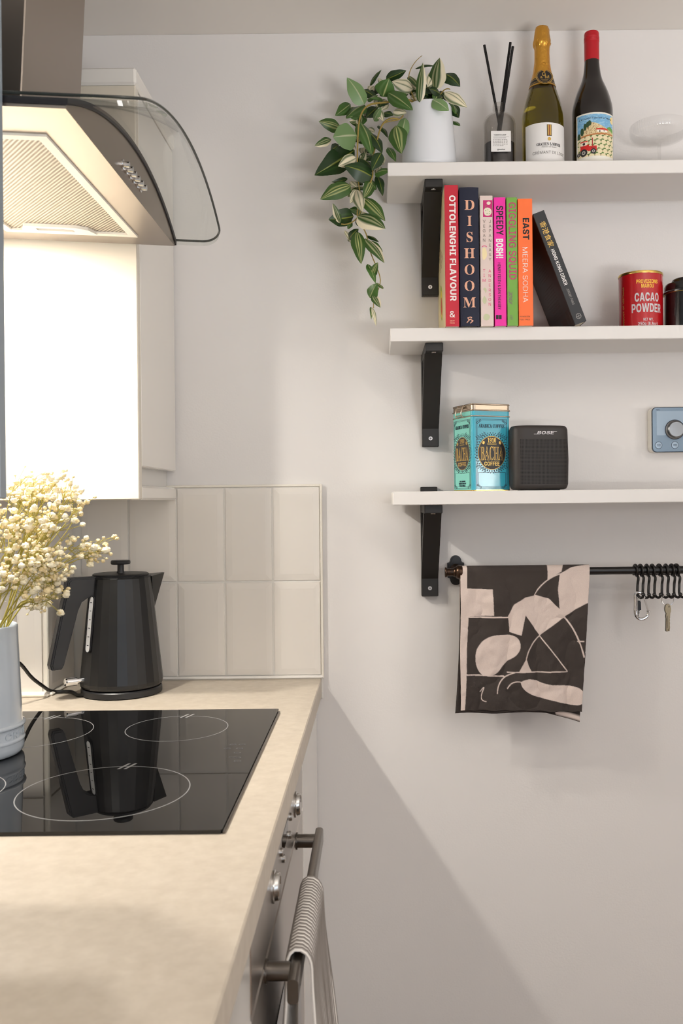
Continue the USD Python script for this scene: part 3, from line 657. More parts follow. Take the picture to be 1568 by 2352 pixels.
t, x0, x1, z1 = book('cookbook', 1134.5, 1162, 453.5, 'book_pink', 'bright pink cookbook lettered SPEEDY BOSH!')
spine(t, 'SPEEDY', 1139, 472, 541, 16, 'ink', weight=700)
spine(t, 'BOSH!', 1138.5, 548, 594, 16.5, 'white_ink', weight=900)
spine(t, 'HENRY FIRTH & IAN THEASBY', 1142.5, 603, 711, 6.5, 'ink', name='author', weight=600)
px_print(t, [sbox(1138.5, 723.5, 1144.5, 733), sbox(1145.5, 723.5, 1151.5, 733)], 'ink', 'publisher_logo')

t, x0, x1, z1 = book('cookbook', 1163.5, 1188.5, 453.5, 'book_green', 'leaf green cookbook lettered GIGGLING SQUID')
spine(t, 'GIGGLING SQUID', 1167.5, 464, 643, 16.5, 'magenta_ink', weight=500)
px_print(t, [LineString(spline(np.array([(1172 + 4 * math.cos(a * 1.9), 671 + a * 1.25 + 3 * math.sin(a * 2.3)) for a in np.linspace(0, 21, 24)]), 120)).buffer(0.55)], 'taupe_ink', 'squid_drawing')
px_print(t, [Point(1173.5, 727).buffer(2.6) - Point(1173.5, 727).buffer(1.7), Point(1175, 732).buffer(2.4) - Point(1175, 732).buffer(1.5)], 'taupe_ink', 'publisher_logo')

t, x0, x1, z1 = book('cookbook', 1189.5, 1223.5, 456.5, 'book_orange', 'orange cookbook lettered EAST MEERA SODHA')
spine(t, 'EAST', 1200, 500, 551, 14.5, 'ink', weight=800)
spine(t, 'MEERA SODHA', 1199.5, 566, 695, 11.5, 'white_ink', name='author', weight=300)
front_text(t, 'PENGUIN', 1205, 729, 3.3, 'brown_ink', 24, name='publisher_name', weight=600); front_text(t, 'FIG TREE', 1205, 735.5, 3.3, 'brown_ink', 24, name='publisher_name', weight=600)

# the black book that leans against the row, built upright along its own axes and then turned
xa, za = W(1346.5, 746, BY)[0], BZ
a = math.radians(20.4); ux, uz = np.array([-math.sin(a), 0, math.cos(a)]), np.array([-math.cos(a), 0, -math.sin(a)])   # up along the spine; across it to the left
bw, bh, bd = 0.0222, W(1247, 492, BY)[2] - BZ, 0.186; bh = bh / math.cos(a)
O = np.array([xa, BY, BZ])                       # its lower right corner rests on the shelf
def lean(mesh):                                  # (x right along the spine's width, y depth, z up the spine) -> world
    v = np.asarray(mesh.vertices); return TM(O - v[:, :1] * uz * -1 * -1 + v[:, 1:2] * np.array([0, 1, 0]) + v[:, 2:3] * ux, mesh.faces)
def lean(mesh):
    v = np.asarray(mesh.vertices); return TM(O + (bw - v[:, :1]) * (uz * np.array([1, 1, 1])) + v[:, 1:2] * np.array([0, 1, 0]) + v[:, 2:3] * ux, mesh.faces)
lift = bw * math.sin(a); O = O + np.array([0, 0, lift + 0.0001])
t = thing('cookbook', (xa - 0.05, BY, BZ), 'black cookbook with gold characters lettered HONG KONG DINER leaning against the orange book', 'book', 'cookbooks on the middle shelf')
out = Polygon([(0, 0.0006), (0.0006, 0), (bw - 0.0006, 0), (bw, 0.0006), (bw, bd), (0, bd)]) - sbox(0.0008, 0.0035, bw - 0.0008, 1)
obj('cover', lean(prism(out, bh)), M['book_black'], t, smooth=25)
obj('pages', lean(rbox(0.0009, bw - 0.0009, 0.0036, bd - 0.001, 0.0006, bh - 0.0008, 0.0003)), M['pages'], t)
obj('back_cover', lean(rbox(-0.0003, -0.00002, 0.001, bd - 0.0005, 0.0005, bh - 0.0005, 0.0001)), M['book_jet'], t)
def lspine(text, d0, d1, base, h, m, name, **kw):
    s = text2d(text, h, d1 - d0, 'l', **kw)
    q = prism(s, 0.0002); v = np.asarray(q.vertices)
    return obj(name, lean(TM(np.stack([base + v[:, 1], -0.00004 - v[:, 2], bh - d0 - v[:, 0]], 1), q.faces)), M[m], t, smooth=False)
lspine('香港食家', 0.0185, 0.0700, 0.0065, 0.0104, 'gold_ink', 'title', kind='cjk')
lspine('HONG KONG DINER', 0.074, 0.1465, 0.0072, 0.0066, 'white_ink', 'title', weight=700)
lspine('JEREMY PANG', 0.1530, 0.1860, 0.0082, 0.0046, 'grey_ink', 'author', weight=500)
lg = Point(0, 0).buffer(0.0052) - Point(0, 0).buffer(0.0042); lg = unary_union([lg, sbox(-0.0004, -0.0052, 0.0004, 0.0052), sbox(-0.0052, -0.0004, 0.0052, 0.0004)])
q = prism(lg, 0.0002); v = np.asarray(q.vertices); obj('publisher_logo', lean(TM(np.stack([0.0115 + v[:, 0], -0.00004 - v[:, 2], 0.0135 + v[:, 1]], 1), q.faces)), M['grey_ink'], t, smooth=False)
rb = np.random.default_rng(5); lines = []
for blk, (z0, nl) in enumerate(((0.150, 8), (0.095, 9), (0.060, 6))):
    for k in range(nl):
        zz = z0 - 0.0055 * k; lines.append(sbox(0.05, zz, 0.05 + 0.07 + 0.03 * rb.random(), zz + 0.0012))
q = prism(unary_union(lines), 0.0001); v = np.asarray(q.vertices); obj('back_text', lean(TM(np.stack([-0.0003 - v[:, 2], v[:, 0], v[:, 1]], 1), q.faces)), M['faint_ink'], t, smooth=False, kind='stuff')
ph = [sbox(0.012, 0.006, 0.034, 0.034), sbox(0.045, 0.004, 0.082, 0.024)]
q = prism(unary_union(ph), 0.0001); v = np.asarray(q.vertices); obj('back_photo', lean(TM(np.stack([-0.0003 - v[:, 2], v[:, 0], v[:, 1]], 1), q.faces)), M['faint_ink'], t, smooth=False)

# ---------------------------------------------------------------- cocoa tin and black canister
ty = 1.768; c = np.array([W(1471, 700, ty)[0], ty, BZ]); R = 0.0418; H = W(1471, 634, ty)[2] - BZ
t = thing('cocoa_tin', c, 'round red cocoa powder tin with a gold rim on the middle shelf', 'tin')
obj('body', lathe([(0, 0), (R - 0.001, 0), (R, 0.002), (R, H - 0.002), (0, H - 0.002)], 64, c), M['red_tin'], t)
obj('rim', lathe([(R - 0.003, H - 0.004), (R + 0.0006, H - 0.0035), (R + 0.0012, H - 0.001), (R + 0.0004, H + 0.0012), (R - 0.0015, H + 0.001), (R - 0.003, H - 0.003), (0, H - 0.003)], 64, c), M['gold_tin'], t)
obj('base_rim', lathe([(0, -0.0001), (R + 0.0008, 0), (R + 0.001, 0.0015), (R + 0.0002, 0.003)], 64, c), M['gold_tin'], t)
S_ = F / ty
def tin_text(text, px, py, h, m, w=None, name='lettering', **kw):
    z = W(px, py, ty - R)[2] - BZ; k = (ty - R) / F
    a0 = math.asin(np.clip((W(px, py, ty - R)[0] - c[0]) / R, -0.99, 0.99))
    s = text2d(text, h * k, None if w is None else w * k, **kw)
    obj(name, wrap(seg_prism(s, 0.00025, 0.004), c + [0, 0, z], R, a0), M[m], t, smooth=False)
tin_text('PROVISIONS', 1487, 650, 9, 'yellow_ink', 52, weight=800); tin_text('MAROU', 1487, 660.5, 9, 'yellow_ink', 30, weight=800)
tin_text('CACAO', 1487, 691.5, 20, 'silver_ink', 60, name='title', weight=800); tin_text('POWDER', 1487, 716.5, 20, 'silver_ink', 74, name='title', weight=800)
tin_text('NET WT.', 1489, 736, 6, 'silver_ink', 24, weight=700); tin_text('250g (8.8oz)', 1489, 746.5, 7.5, 'silver_ink', 48, weight=700)
s = text2d('PRODUCT OF VIETNAM', 0.004, 0.080, 'l', weight=600); s = affinity.rotate(s, 90, origin=(0, 0))
obj('lettering', wrap(seg_prism(s, 0.00025, 0.004), c + [0, 0, 0.004], R, -1.12), M['gold_ink'], t, smooth=False)
strip = sbox(-0.010, 0.003, 0.0035, H - 0.004)
ty2 = 1.765; c2 = np.array([W(1579, 700, ty2)[0], ty2, BZ]); R2 = 0.0440
t = thing('canister', c2, 'glossy black metal canister with a domed lid, beside the red cocoa tin', 'canister')
zl = W(1560, 674, ty2)[2] - BZ
obj('body', lathe([(0, 0), (R2 - 0.001, 0), (R2, 0.002), (R2, zl - 0.001), (0, zl - 0.001)], 64, c2), M['black_tin'], t)
l = obj('lid', lathe([(R2 - 0.002, zl - 0.002), (R2 + 0.0028, zl - 0.002), (R2 + 0.0032, zl + 0.0005), (R2 + 0.0008, zl + 0.003), (R2 + 0.0006, zl + 0.012), (R2 - 0.002, zl + 0.017), (R2 - 0.010, zl + 0.0195), (0.030, zl + 0.020), (0.0295, zl + 0.0255), (0.027, zl + 0.0275), (0, zl + 0.028)], 64, c2), M['black_tin'], t)
obj('gold_line', lathe([(R2 + 0.0001, zl - 0.0032), (R2 + 0.0016, zl - 0.0030), (R2 + 0.0016, zl - 0.0022), (R2 + 0.0001, zl - 0.0020)], 64, c2), M['gold_tin'], t)

# ---------------------------------------------------------------- coffee tin
ph = math.radians(22); tw = 0.0835
A = np.array([W(1085.5, 1100, 1.716)[0], 1.716, S_TOP[2] + 0.0002])
ex, ed = np.array([math.cos(ph), math.sin(ph), 0]), np.array([-math.sin(ph), math.cos(ph), 0])      # along the front face; along the left face
th_ = 0.1545
t = thing('coffee_tin', A + (ex + ed) * tw / 2, 'tall square turquoise coffee tin with a clip lid, left of the speaker', 'tin')
T3 = lambda m: place(m, A, ex, ed, (0, 0, 1))
body = prism(rrect(tw, tw, 0.007, tw / 2, tw / 2), th_)
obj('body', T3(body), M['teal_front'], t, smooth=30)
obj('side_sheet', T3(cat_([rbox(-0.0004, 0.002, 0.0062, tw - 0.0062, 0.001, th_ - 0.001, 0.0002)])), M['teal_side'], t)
obj('base_band', T3(prism(rrect(tw + 0.0012, tw + 0.0012, 0.0075, tw / 2, tw / 2) - rrect(tw - 0.002, tw - 0.002, 0.006, tw / 2, tw / 2), 0.0022)), M['gold_tin'], t)
lz = th_
def lidring(z, e, r): return T3(TM(*(lambda q: (q.vertices + [0, 0, z], q.faces))(tube([(x, y, 0) for x, y in np.array(rrect(tw + 2 * e, tw + 2 * e, 0.008, tw / 2, tw / 2).exterior.coords)[:-1]], r, 8, closed=True))))
lid = obj('lid', cat_([T3(TM(*(lambda q: (q.vertices + [0, 0, lz - 0.022 + 0.0208], q.faces))(prism(rrect(tw + 0.0006, tw + 0.0006, 0.008, tw / 2, tw / 2), 0.012)))), lidring(lz + 0.0115, 0.0002, 0.0016), lidring(lz + 0.0005, 0.0010, 0.0014)]), M['tin_lid'], t)
obj('wire', lidring(lz - 0.0110, 0.0009, 0.0011), M['tin_lid'], t)
cl = [(-0.0025, 0.030, lz - 0.0110), (-0.006, 0.030, lz - 0.010), (-0.0055, 0.030, lz + 0.006), (-0.002, 0.031, lz + 0.012)]
obj('clasp', T3(cat_([tube(spline(np.array(cl), 14), 0.0011, 8), tube(spline(np.array([(p[0], p[1] + 0.024, p[2]) for p in cl]), 14), 0.0011, 8), tube([(-0.006, 0.030, lz - 0.008), (-0.006, 0.054, lz - 0.008)], 0.0011, 8), tube([(-0.005, 0.030, lz + 0.0075), (-0.005, 0.054, lz + 0.0075)], 0.0016, 8)])), M['tin_lid'], t)
FRONT = (A - np.array([math.sin(ph), -math.cos(ph), 0]) * -0 , ex)
def tin_face(poly, m, name, side=False, lift=0.00025):
    """Flat print on a face of the tin: x along the face from the near corner, z up."""
    if side: q = place(prism(poly, lift), A + (-0.00042) * ex + ed * tw, -ed, (0, 0, 1))
    else: q = place(prism(poly, lift), A - 0.00002 * ed, ex, (0, 0, 1))
    return obj(name, q, M[m], t, smooth=False)
def frame_lines(w0, w1, z0, z1, e=0.0006): return sbox(w0, z0, w1, z1) - sbox(w0 + e, z0 + e, w1 - e, z1 - e)
def ornament(w, side):
    m = 0.008; L = []
    L.append(frame_lines(m, w - m, 0.004, th_ - 0.0165)); L.append(frame_lines(m + 0.002, w - m - 0.002, 0.006, th_ - 0.0185, 0.0004))
    for sx in (m, w - m):
        for sz in (th_ - 0.0165, 0.004):
            for k in range(3):
                d = 1 if sx == m else -1; e_ = -1 if sz > 0.05 else 1
                L.append(Point(sx + d * (0.003 + 0.003 * k), sz + e_ * (0.003 + 0.0022 * (2 - k))).buffer(0.0021) - Point(sx + d * (0.003 + 0.003 * k), sz + e_ * (0.003 + 0.0022 * (2 - k))).buffer(0.0014))
    cx, cz = w / 2, 0.073
    for k in range(40):                                             # a lace border of little petals round the medallion
        a_ = 2 * PI * k / 40; ca_, sa_2 = math.cos(a_), math.sin(a_) * 1.06
        for rr, pw, plg in ((0.0332, 0.0011, 0.0017), (0.0364, 0.0008, 0.0012)):
            a3 = a_ + (0.0785 if rr > 0.035 else 0)
            px_, pz_ = cx + rr * math.cos(a3), cz + rr * 1.06 * math.sin(a3)
            if px_ < 0.004 or px_ > w - 0.004: continue
            L.append(affinity.rotate(affinity.scale(Point(px_, pz_).buffer(1, quad_segs=3), plg, pw), math.degrees(a3)))
    for sx in (1, -1):                                              # scrolls in the four corners and beside the medallion
        for oz, kz, n_s in ((0.1085, 1, 5), (0.0405, -1, 5)):
            for k in range(n_s):
                q = np.linspace(0.4, 8.5, 26); r_ = 0.00034 * q
                L.append(LineString(np.c_[cx + sx * (0.0145 + 0.0042 * k + r_ * np.cos(q * kz)), oz - kz * 0.0022 * k + r_ * np.sin(q)]).buffer(0.00030, quad_segs=1))
                L.append(affinity.rotate(affinity.scale(Point(cx + sx * (0.0165 + 0.0042 * k), oz + kz * (0.0035 - 0.0022 * k)).buffer(1, quad_segs=3), 0.0021, 0.0006), sx * kz * 40))
    L.append(frame_lines(m + 0.004, w - m - 0.004, 0.0085, 0.0355, 0.0005))
    u_ = unary_union([l_.buffer(0) for l_ in L]) - Point(cx, cz).buffer(0.0295)
    return u_
def tin_side(side):
    w = tw; cx, cz = w / 2, 0.073
    tin_face(ornament(w, side), 'tin_line', 'ornament', side)
    tin_face(affinity.scale(Point(cx, cz).buffer(0.0305, quad_segs=24), 1, 1.07), 'black_label', 'medallion', side, 0.0003)
    def put(text, z, h, wd, m, **kw): tin_face(affinity.translate(text2d(text, h, wd, **kw), cx, z), m, 'lettering', side, 0.0005)
    put('ARABICA COFFEE', 0.1215, 0.0066, 0.056, 'tin_line', kind='serif')
    put('1910', 0.0930, 0.0082, 0.019, 'gold_ink', kind='serif'); put('MARRAKECH', 0.0890, 0.0020, 0.020, 'gold_ink', weight=600)
    bt = affinity.translate(text2d('BACHA', 0.0255, 0.050, kind='serif'), cx, 0.0590)
    tin_face(bt, 'gold_ink', 'title', side, 0.0005)
    tin_face(affinity.translate(bt.buffer(-0.0006), 0.0, 0.0), 'black_label' if not side else 'gold_ink', 'title_inlay', side, 0.0006) if bt.buffer(-0.0006).area > 0 else None
    put('COFFEE', 0.0485, 0.0075, 0.034, 'gold_ink', weight=700)
    beans = unary_union([affinity.rotate(affinity.scale(Point(cx + d, 0.0925).buffer(0.003), 0.8, 1.1), 20 * d / abs(d)) for d in (-0.018, 0.018)])
    [tin_face(g_, 'gold_ink', 'coffee_bean', side, 0.0005) for g_ in beans.geoms]
    tin_face(unary_union([affinity.scale(Point(cx, cz).buffer(0.0300), 1, 1.07) - affinity.scale(Point(cx, cz).buffer(0.0293), 1, 1.07)]), 'gold_ink', 'medallion_ring', side, 0.0004)
    if side:
        for k, s in enumerate(('THE GRAND', 'TRADITION OF', 'REAL MOKA')): put(s, 0.0175 - 0.0042 * k, 0.0030, None, 'tin_line', weight=700)
tin_side(False); tin_side(True)

# ---------------------------------------------------------------- speaker
sa = math.radians(9); sw, sd = 0.1100, 0.050
sc = np.array([W(1236, 1050, 1.742)[0], 1.742, S_TOP[2] + 0.0002]); sh = W(1236, 977, 1.722)[2] - sc[2]
sx_, sy_ = np.array([math.cos(sa), math.sin(sa), 0]), np.array([-math.sin(sa), math.cos(sa), 0])
t = thing('speaker', sc, 'black portable speaker with a dotted grille, beside the turquoise coffee tin', 'speaker')
def plan(e=0.0, n=72):
    a_ = np.linspace(0, 2 * PI, n, endpoint=False); ca, sa_ = np.cos(a_), np.sin(a_)
    return np.c_[(sw / 2 + e) * np.sign(ca) * np.abs(ca) ** 0.45, (sd / 2 + e) * np.sign(sa_) * np.abs(sa_) ** 0.62]
lv = [(-0.006, 0.0015), (-0.0025, 0.003), (-0.0006, 0.006), (0.0012, 0.012), (0.0022, 0.06), (0.0008, sh - 0.008), (-0.0005, sh - 0.004), (-0.003, sh - 0.0008), (-0.006, sh)]
rings = [np.c_[plan(e), np.full(72, z)] for e, z in lv]; v = np.vstack(rings + [np.array([[0, 0, 0.0015], [0, 0, sh]])]); f = []
for i in range(len(lv) - 1):
    for j in range(72):
        k = (j + 1) % 72; f += [(i * 72 + j, i * 72 + k, (i + 1) * 72 + k), (i * 72 + j, (i + 1) * 72 + k, (i + 1) * 72 + j)]
for j in range(72): k = (j + 1) % 72; f += [(len(v) - 2, k, j), (len(v) - 1, (len(lv) - 1) * 72 + j, (len(lv) - 1) * 72 + k)]
SPK = lambda m: place(m, sc, sx_, sy_, (0, 0, 1))
obj('body', SPK(TM(v, f)), M['speaker_body'], t, smooth=40)
obj('foot_pad', SPK(TM(*(lambda q: (q.vertices, q.faces))(prism(rrect(sw - 0.03, sd - 0.02, 0.008), 0.0016)))), M['black_rubber'], t)
mat('grille_hole', (9, 8, 8), 0.9)
def yfront(x, z):                                # the front of the body at (x, z)
    e = np.interp(z, [q[1] for q in lv], [q[0] for q in lv]); ca = np.clip(np.abs(x) / (sw / 2 + e), 0, 1) ** (1 / 0.45)
    return -(sd / 2 + e) * np.sqrt(np.clip(1 - ca ** 2, 0, 1)) ** 0.62
hx, hz = np.meshgrid(np.linspace(-0.0430, 0.0490, 35), np.linspace(0.013, 0.097, 33))
holes = []
tri = np.array([[math.cos(q), math.sin(q)] for q in np.linspace(0, 2 * PI, 7)[:-1]]) * 0.00088
for x, z in zip(hx.ravel(), hz.ravel()):
    p = np.c_[x + tri[:, 0], yfront(x + tri[:, 0], z + tri[:, 1]) - 0.00012, z + tri[:, 1]]; holes.append(p)
hv = np.vstack(holes); hf = np.vstack([np.array([[0, 1, 2], [0, 2, 3], [0, 3, 4], [0, 4, 5]]) + 6 * k for k in range(len(holes))])
obj('grille', SPK(TM(hv, hf)), M['grille_hole'], t, smooth=False, kind='stuff')
bs = affinity.skew(text2d('BOSE', 0.0062, 0.034, weight=800), 18); bs = unary_union([bs, sbox(-0.0235, 0.0, -0.012, 0.0009), sbox(0.0100, 0.0053, 0.0225, 0.0062)])
q = prism(bs, 0.0003); v = np.asarray(q.vertices); lx = 0.006 + v[:, 0]; lzz = sh - 0.0175 + v[:, 1]
obj('logo', SPK(TM(np.stack([lx, yfront(lx, lzz) - 0.0001 - v[:, 2], lzz], 1), q.faces)), M['silver_ink'], t, smooth=False)

# ---------------------------------------------------------------- thermostat
TY = 1.850; tx0 = W(1497, 987, TY)[0]; tcx = W(1549, 987, TY)[0]; thw = tcx - tx0; z0, z1 = W(1520, 1039, TY)[2], W(1520, 935, TY)[2]
t = thing('thermostat', (tcx, WALL, (z0 + z1) / 2), 'square wall thermostat with a mirrored face and a round dial, above the lowest shelf', 'thermostat')
cz = (z0 + z1) / 2; hh = (z1 - z0) / 2
Y2 = lambda poly, y, d: place(prism(poly, d), (tcx, y, cz), XR, UP)
obj('housing', cat_([Y2(rrect(2 * thw + 0.002, 2 * hh, 0.010), WALL - 0.0005, WALL - TY - 0.004)]), M['white_plastic'], t)
obj('rim', Y2(rrect(2 * thw, 2 * hh, 0.009), TY + 0.0045, 0.0035), M['thermo_rim'], t)
obj('face', Y2(rrect(2 * thw - 0.003, 2 * hh - 0.003, 0.008), TY + 0.002, 0.0018), M['thermo_face'], t)
obj('screen', Y2(rrect(2 * thw - 0.019, 0.050, 0.001, 0, hh - 0.033), TY + 0.0004, 0.0004), M['thermo_screen'], t)
d = obj('dial', place(lathe([(0.0190, 0.0), (0.0190, 0.002), (0.0165, 0.0035), (0.0165, 0.011), (0.0150, 0.0125), (0, 0.0128)], 48), (tcx, TY + 0.001, cz), XR, UP), M['dial_steel'], t)
obj('dial_ring', place(lathe([(0.0205, 0), (0.0205, 0.0015), (0.0188, 0.0015), (0.0188, 0)], 48), (tcx, TY + 0.0008, cz), XR, UP), M['thermo_rim'], t)
for k in (-1, 0, 1):
    o = (tcx + 0.0335 * k, TY + 0.001, cz - 0.0318)
    b = obj('button', place(lathe([(0.0068, 0), (0.0068, 0.0012), (0.0060, 0.0016), (0, 0.0016)], 32), o, XR, UP), M['thermo_screen'], t)
    obj('button_ring', place(lathe([(0.0076, 0), (0.0076, 0.0009), (0.0067, 0.0009), (0.0067, 0)], 32), o, XR, UP), M['thermo_rim'], b)
    obj('button_mark', place(prism(unary_union([sbox(-0.004, -0.0003 + q_, 0.004, 0.0003 + q_) for q_ in (-0.0015, 0, 0.0015)]), 0.0002), (o[0], o[1] - 0.0015, o[2]), XR, UP), M['thermo_rim'], b)
obj('lettering', place(prism(text2d('Hive', 0.0026, weight=500), 0.0002), (tx0 + 0.012, TY + 0.0001, z1 - 0.0068), XR, UP), M['thermo_rim'], t, smooth=False)

# ---------------------------------------------------------------- things on the top shelf
TZ0 = S_TOP[0] + 0.0002; PY = 1.790
def crop3(cx, cy): return 1060 + cx / 3.0866, 40 + cy / 3.0866
# flower pot
pc = np.array([W(984, 300, 1.785)[0], 1.785, TZ0]); ph_ = W(984, 250, 1.785)[2] - TZ0
plant = thing('potted_plant', pc, 'trailing plant with cream striped leaves in a white pot on the top shelf', 'potted plant')
obj('pot', lathe([(0, 0), (0.046, 0), (0.051, 0.003), (0.0545, 0.010), (0.0548, 0.022), (0.0525, 0.060), (0.0490, 0.100), (0.0462, ph_ - 0.003), (0.0448, ph_), (0.0430, ph_ - 0.001), (0.0425, ph_ - 0.012), (0, ph_ - 0.013)], 72, pc), M['pot_glaze'], plant)
obj('soil', lathe([(0, ph_ - 0.010), (0.030, ph_ - 0.0095), (0.0418, ph_ - 0.0115), (0.0418, ph_ - 0.0129), (0, ph_ - 0.0129)][::-1], 32, pc), M['soil'], plant)
C2 = lambda cx, cy, y: W(700 + cx / 3.36, 80 + cy / 3.36, y)
GD, GM, GP, GY, CR = [np.array(lin(c)) for c in ((34, 60, 26), (66, 102, 42), (120, 152, 98), (186, 194, 72), (238, 228, 198))]
def leaf_color(style, u, s):
    a = np.abs(u)[:, None]; U = u[:, None]; band = lambda c, w, x=U: np.clip(1.4 - np.abs(x - c) / w, 0, 1)
    base = {'g': GM, 'd': GD, 'v': GM * 0.7, 'p': GP, 'y': GM * 0.8, 'c': CR}[style] * np.ones((len(u), 1))
    if style == 'd': base = base * (1 - 0.45 * band(0.35, 0.10)) + GM * 0.45 * band(0.35, 0.10); base = base * (1 - 0.5 * band(0, 0.06)) + GY * 0.5 * band(0, 0.06)
    if style == 'g': base = base * (1 - 0.6 * band(0.0, 0.07)) + (0.5 * GY + 0.5 * CR) * 0.6 * band(0, 0.07); base = base * (1 - 0.35 * band(-0.45, 0.12)) + GP * 0.35 * band(-0.45, 0.12)
    if style == 'y':
        for c, k in ((0.0, 0.85), (0.32, 0.55), (-0.38, 0.6)): base = base * (1 - k * band(c, 0.08)) + (0.6 * GY + 0.4 * CR) * k * band(c, 0.08)
    if style == 'p': base = base * (1 - 0.5 * band(0, 0.06)) + CR * 0.5 * band(0, 0.06)
    if style == 'v':
        k = np.clip((U - 0.42) / 0.06, 0, 1); base = base * (1 - k) + CR * k
        for c, w_, kk in ((0.05, 0.06, 0.8), (-0.4, 0.07, 0.7)): base = base * (1 - kk * band(c, w_)) + (0.3 * GY + 0.7 * CR) * kk * band(c, w_)
    if style == 'c':
        for c, w_ in ((-0.75, 0.22), (0.12, 0.10), (0.78, 0.10)): k = 0.85 * band(c, w_); base = base * (1 - k) + GM * 0.8 * k
    return base
LV = [  # base x, y, tip x, y (in a crop of the photograph), width, style, depth, sideways turn
 (458,540,325,328,135,'p',1.760,.25),(600,478,650,338,150,'g',1.750,-.2),(500,392,590,268,34,'d',1.765,.5),(625,345,782,275,74,'d',1.770,-.3),(832,424,670,360,105,'c',1.765,.2),
 (642,446,832,580,118,'g',1.735,.2),(886,524,911,212,66,'v',1.735,-.5),(850,262,1005,240,34,'d',1.790,.3),(1008,424,1040,176,140,'v',1.765,.1),(1078,300,1198,396,118,'d',1.780,.1),
 (1076,440,1252,556,96,'c',1.760,.3),(985,500,1112,588,100,'p',1.728,-.2),(1118,530,1188,640,92,'d',1.795,.1),(1136,664,1198,706,50,'g',1.800,.2),(905,400,1035,462,86,'d',1.775,.2),
 (808,316,892,424,92,'y',1.780,.1),(680,590,786,604,84,'c',1.735,.2),(742,508,832,580,62,'y',1.728,.4),(352,534,230,628,84,'g',1.785,.2),(462,540,316,652,128,'g',1.775,-.2),
 (274,716,107,668,104,'y',1.745,.1),(400,776,214,792,186,'p',1.722,.35),(204,808,74,858,56,'v',1.740,.5),(384,890,74,1084,178,'d',1.765,-.1),(396,946,258,1014,92,'c',1.728,.3),
 (522,1096,304,1008,150,'d',1.715,-.1),(430,676,514,934,150,'g',1.748,.2),(478,745,598,910,132,'d',1.752,-.1),(590,908,516,1046,92,'d',1.722,.2),(538,1072,660,1046,84,'g',1.712,.2),
 (640,868,702,976,60,'g',1.760,.2),(700,700,746,920,142,'y',1.722,-.1),(774,640,726,866,92,'p',1.745,-.3),(558,580,604,664,64,'c',1.735,.1),(604,604,684,622,62,'d',1.728,.1),
 (532,666,590,560,64,'p',1.735,.2),(556,1084,600,1246,64,'d',1.730,.3),(330,1112,204,1136,34,'d',1.745,.6),(352,1160,118,1270,140,'y',1.722,.1),(520,1130,452,1262,96,'y',1.718,.1),
 (408,1196,348,1300,66,'c',1.728,.2),(398,1196,444,1372,96,'c',1.722,-.1),(452,1256,620,1436,118,'y',1.722,.2),(404,1398,622,1500,160,'v',1.712,.1),(376,1402,184,1426,138,'d',1.735,.1),
 (272,1452,214,1298,54,'v',1.722,.3),(330,1590,412,1496,96,'d',1.730,.2),(398,1516,434,1772,108,'y',1.718,-.1),(466,1570,616,1756,118,'v',1.716,.2),(478,1548,572,1600,44,'d',1.735,.4),
 (498,1592,600,1672,46,'y',1.738,.5),(308,1508,398,1668,44,'c',1.742,.4),(482,1768,546,1920,54,'g',1.722,.3),(512,1864,562,1756,64,'y',1.718,.2),(500,2030,556,1916,92,'g',1.716,.1),
 (556,1912,602,1962,62,'y',1.722,.3),(524,2004,582,2108,66,'v',1.712,.2),(518,2104,548,2252,32,'c',1.722,.2),(508,2098,512,2196,22,'y',1.728,.2),(448,424,566,504,76,'d',1.785,.2),
 (480,500,566,468,64,'g',1.772,.3),(566,700,640,792,54,'d',1.770,.4),(440,956,522,1034,84,'d',1.745,.2),(330,838,388,884,62,'c',1.750,.2),(1004,300,944,404,92,'c',1.775,.1),
 (900,390,1010,474,78,'d',1.785,.1),(198,904,262,848,86,'d',1.755,.2),(478,1108,548,1194,66,'g',1.735,.3),(556,1090,612,1176,54,'d',1.742,.3),(358,1126,404,1176,66,'c',1.740,.3),
 (1048,430,1122,524,78,'d',1.790,.2),(660,470,560,330,70,'c',1.775,.3),(560,560,470,640,90,'d',1.782,.2),(880,470,960,540,80,'d',1.790,.2),(450,600,390,720,100,'g',1.785,.1),
 (420,1000,470,900,70,'v',1.760,.2),(610,1000,570,930,64,'c',1.752,.3),(360,1440,330,1500,40,'g',1.740,.3),(700,300,640,380,60,'g',1.790,.2),(960,430,1080,470,70,'g',1.795,.2)]
rl = np.random.default_rng(11)
for cx_, cy_, sp_x, sp_y, n_x in ((600, 470, 150, 80, 10), (820, 400, 120, 70, 9), (1030, 450, 110, 70, 7), (440, 760, 130, 130, 10), (500, 1000, 90, 90, 6), (440, 1180, 70, 80, 5), (430, 1420, 80, 70, 4), (450, 600, 110, 60, 5)):
    for _ in range(n_x):                                            # smaller leaves further in, behind the large ones
        bx, by = cx_ + rl.normal(0, 0.5) * sp_x, cy_ + rl.normal(0, 0.5) * sp_y; an_ = rl.uniform(0.15 * PI, 1.1 * PI); ll = rl.uniform(90, 150)
        LV.append((bx, by, bx + ll * math.cos(an_) * 0.9, by + ll * math.sin(an_) * 0.8 - 20, rl.uniform(60, 100), 'dgydgvc'[int(rl.integers(0, 7))], 1.778 + rl.uniform(-0.012, 0.018), rl.uniform(-0.4, 0.4)))
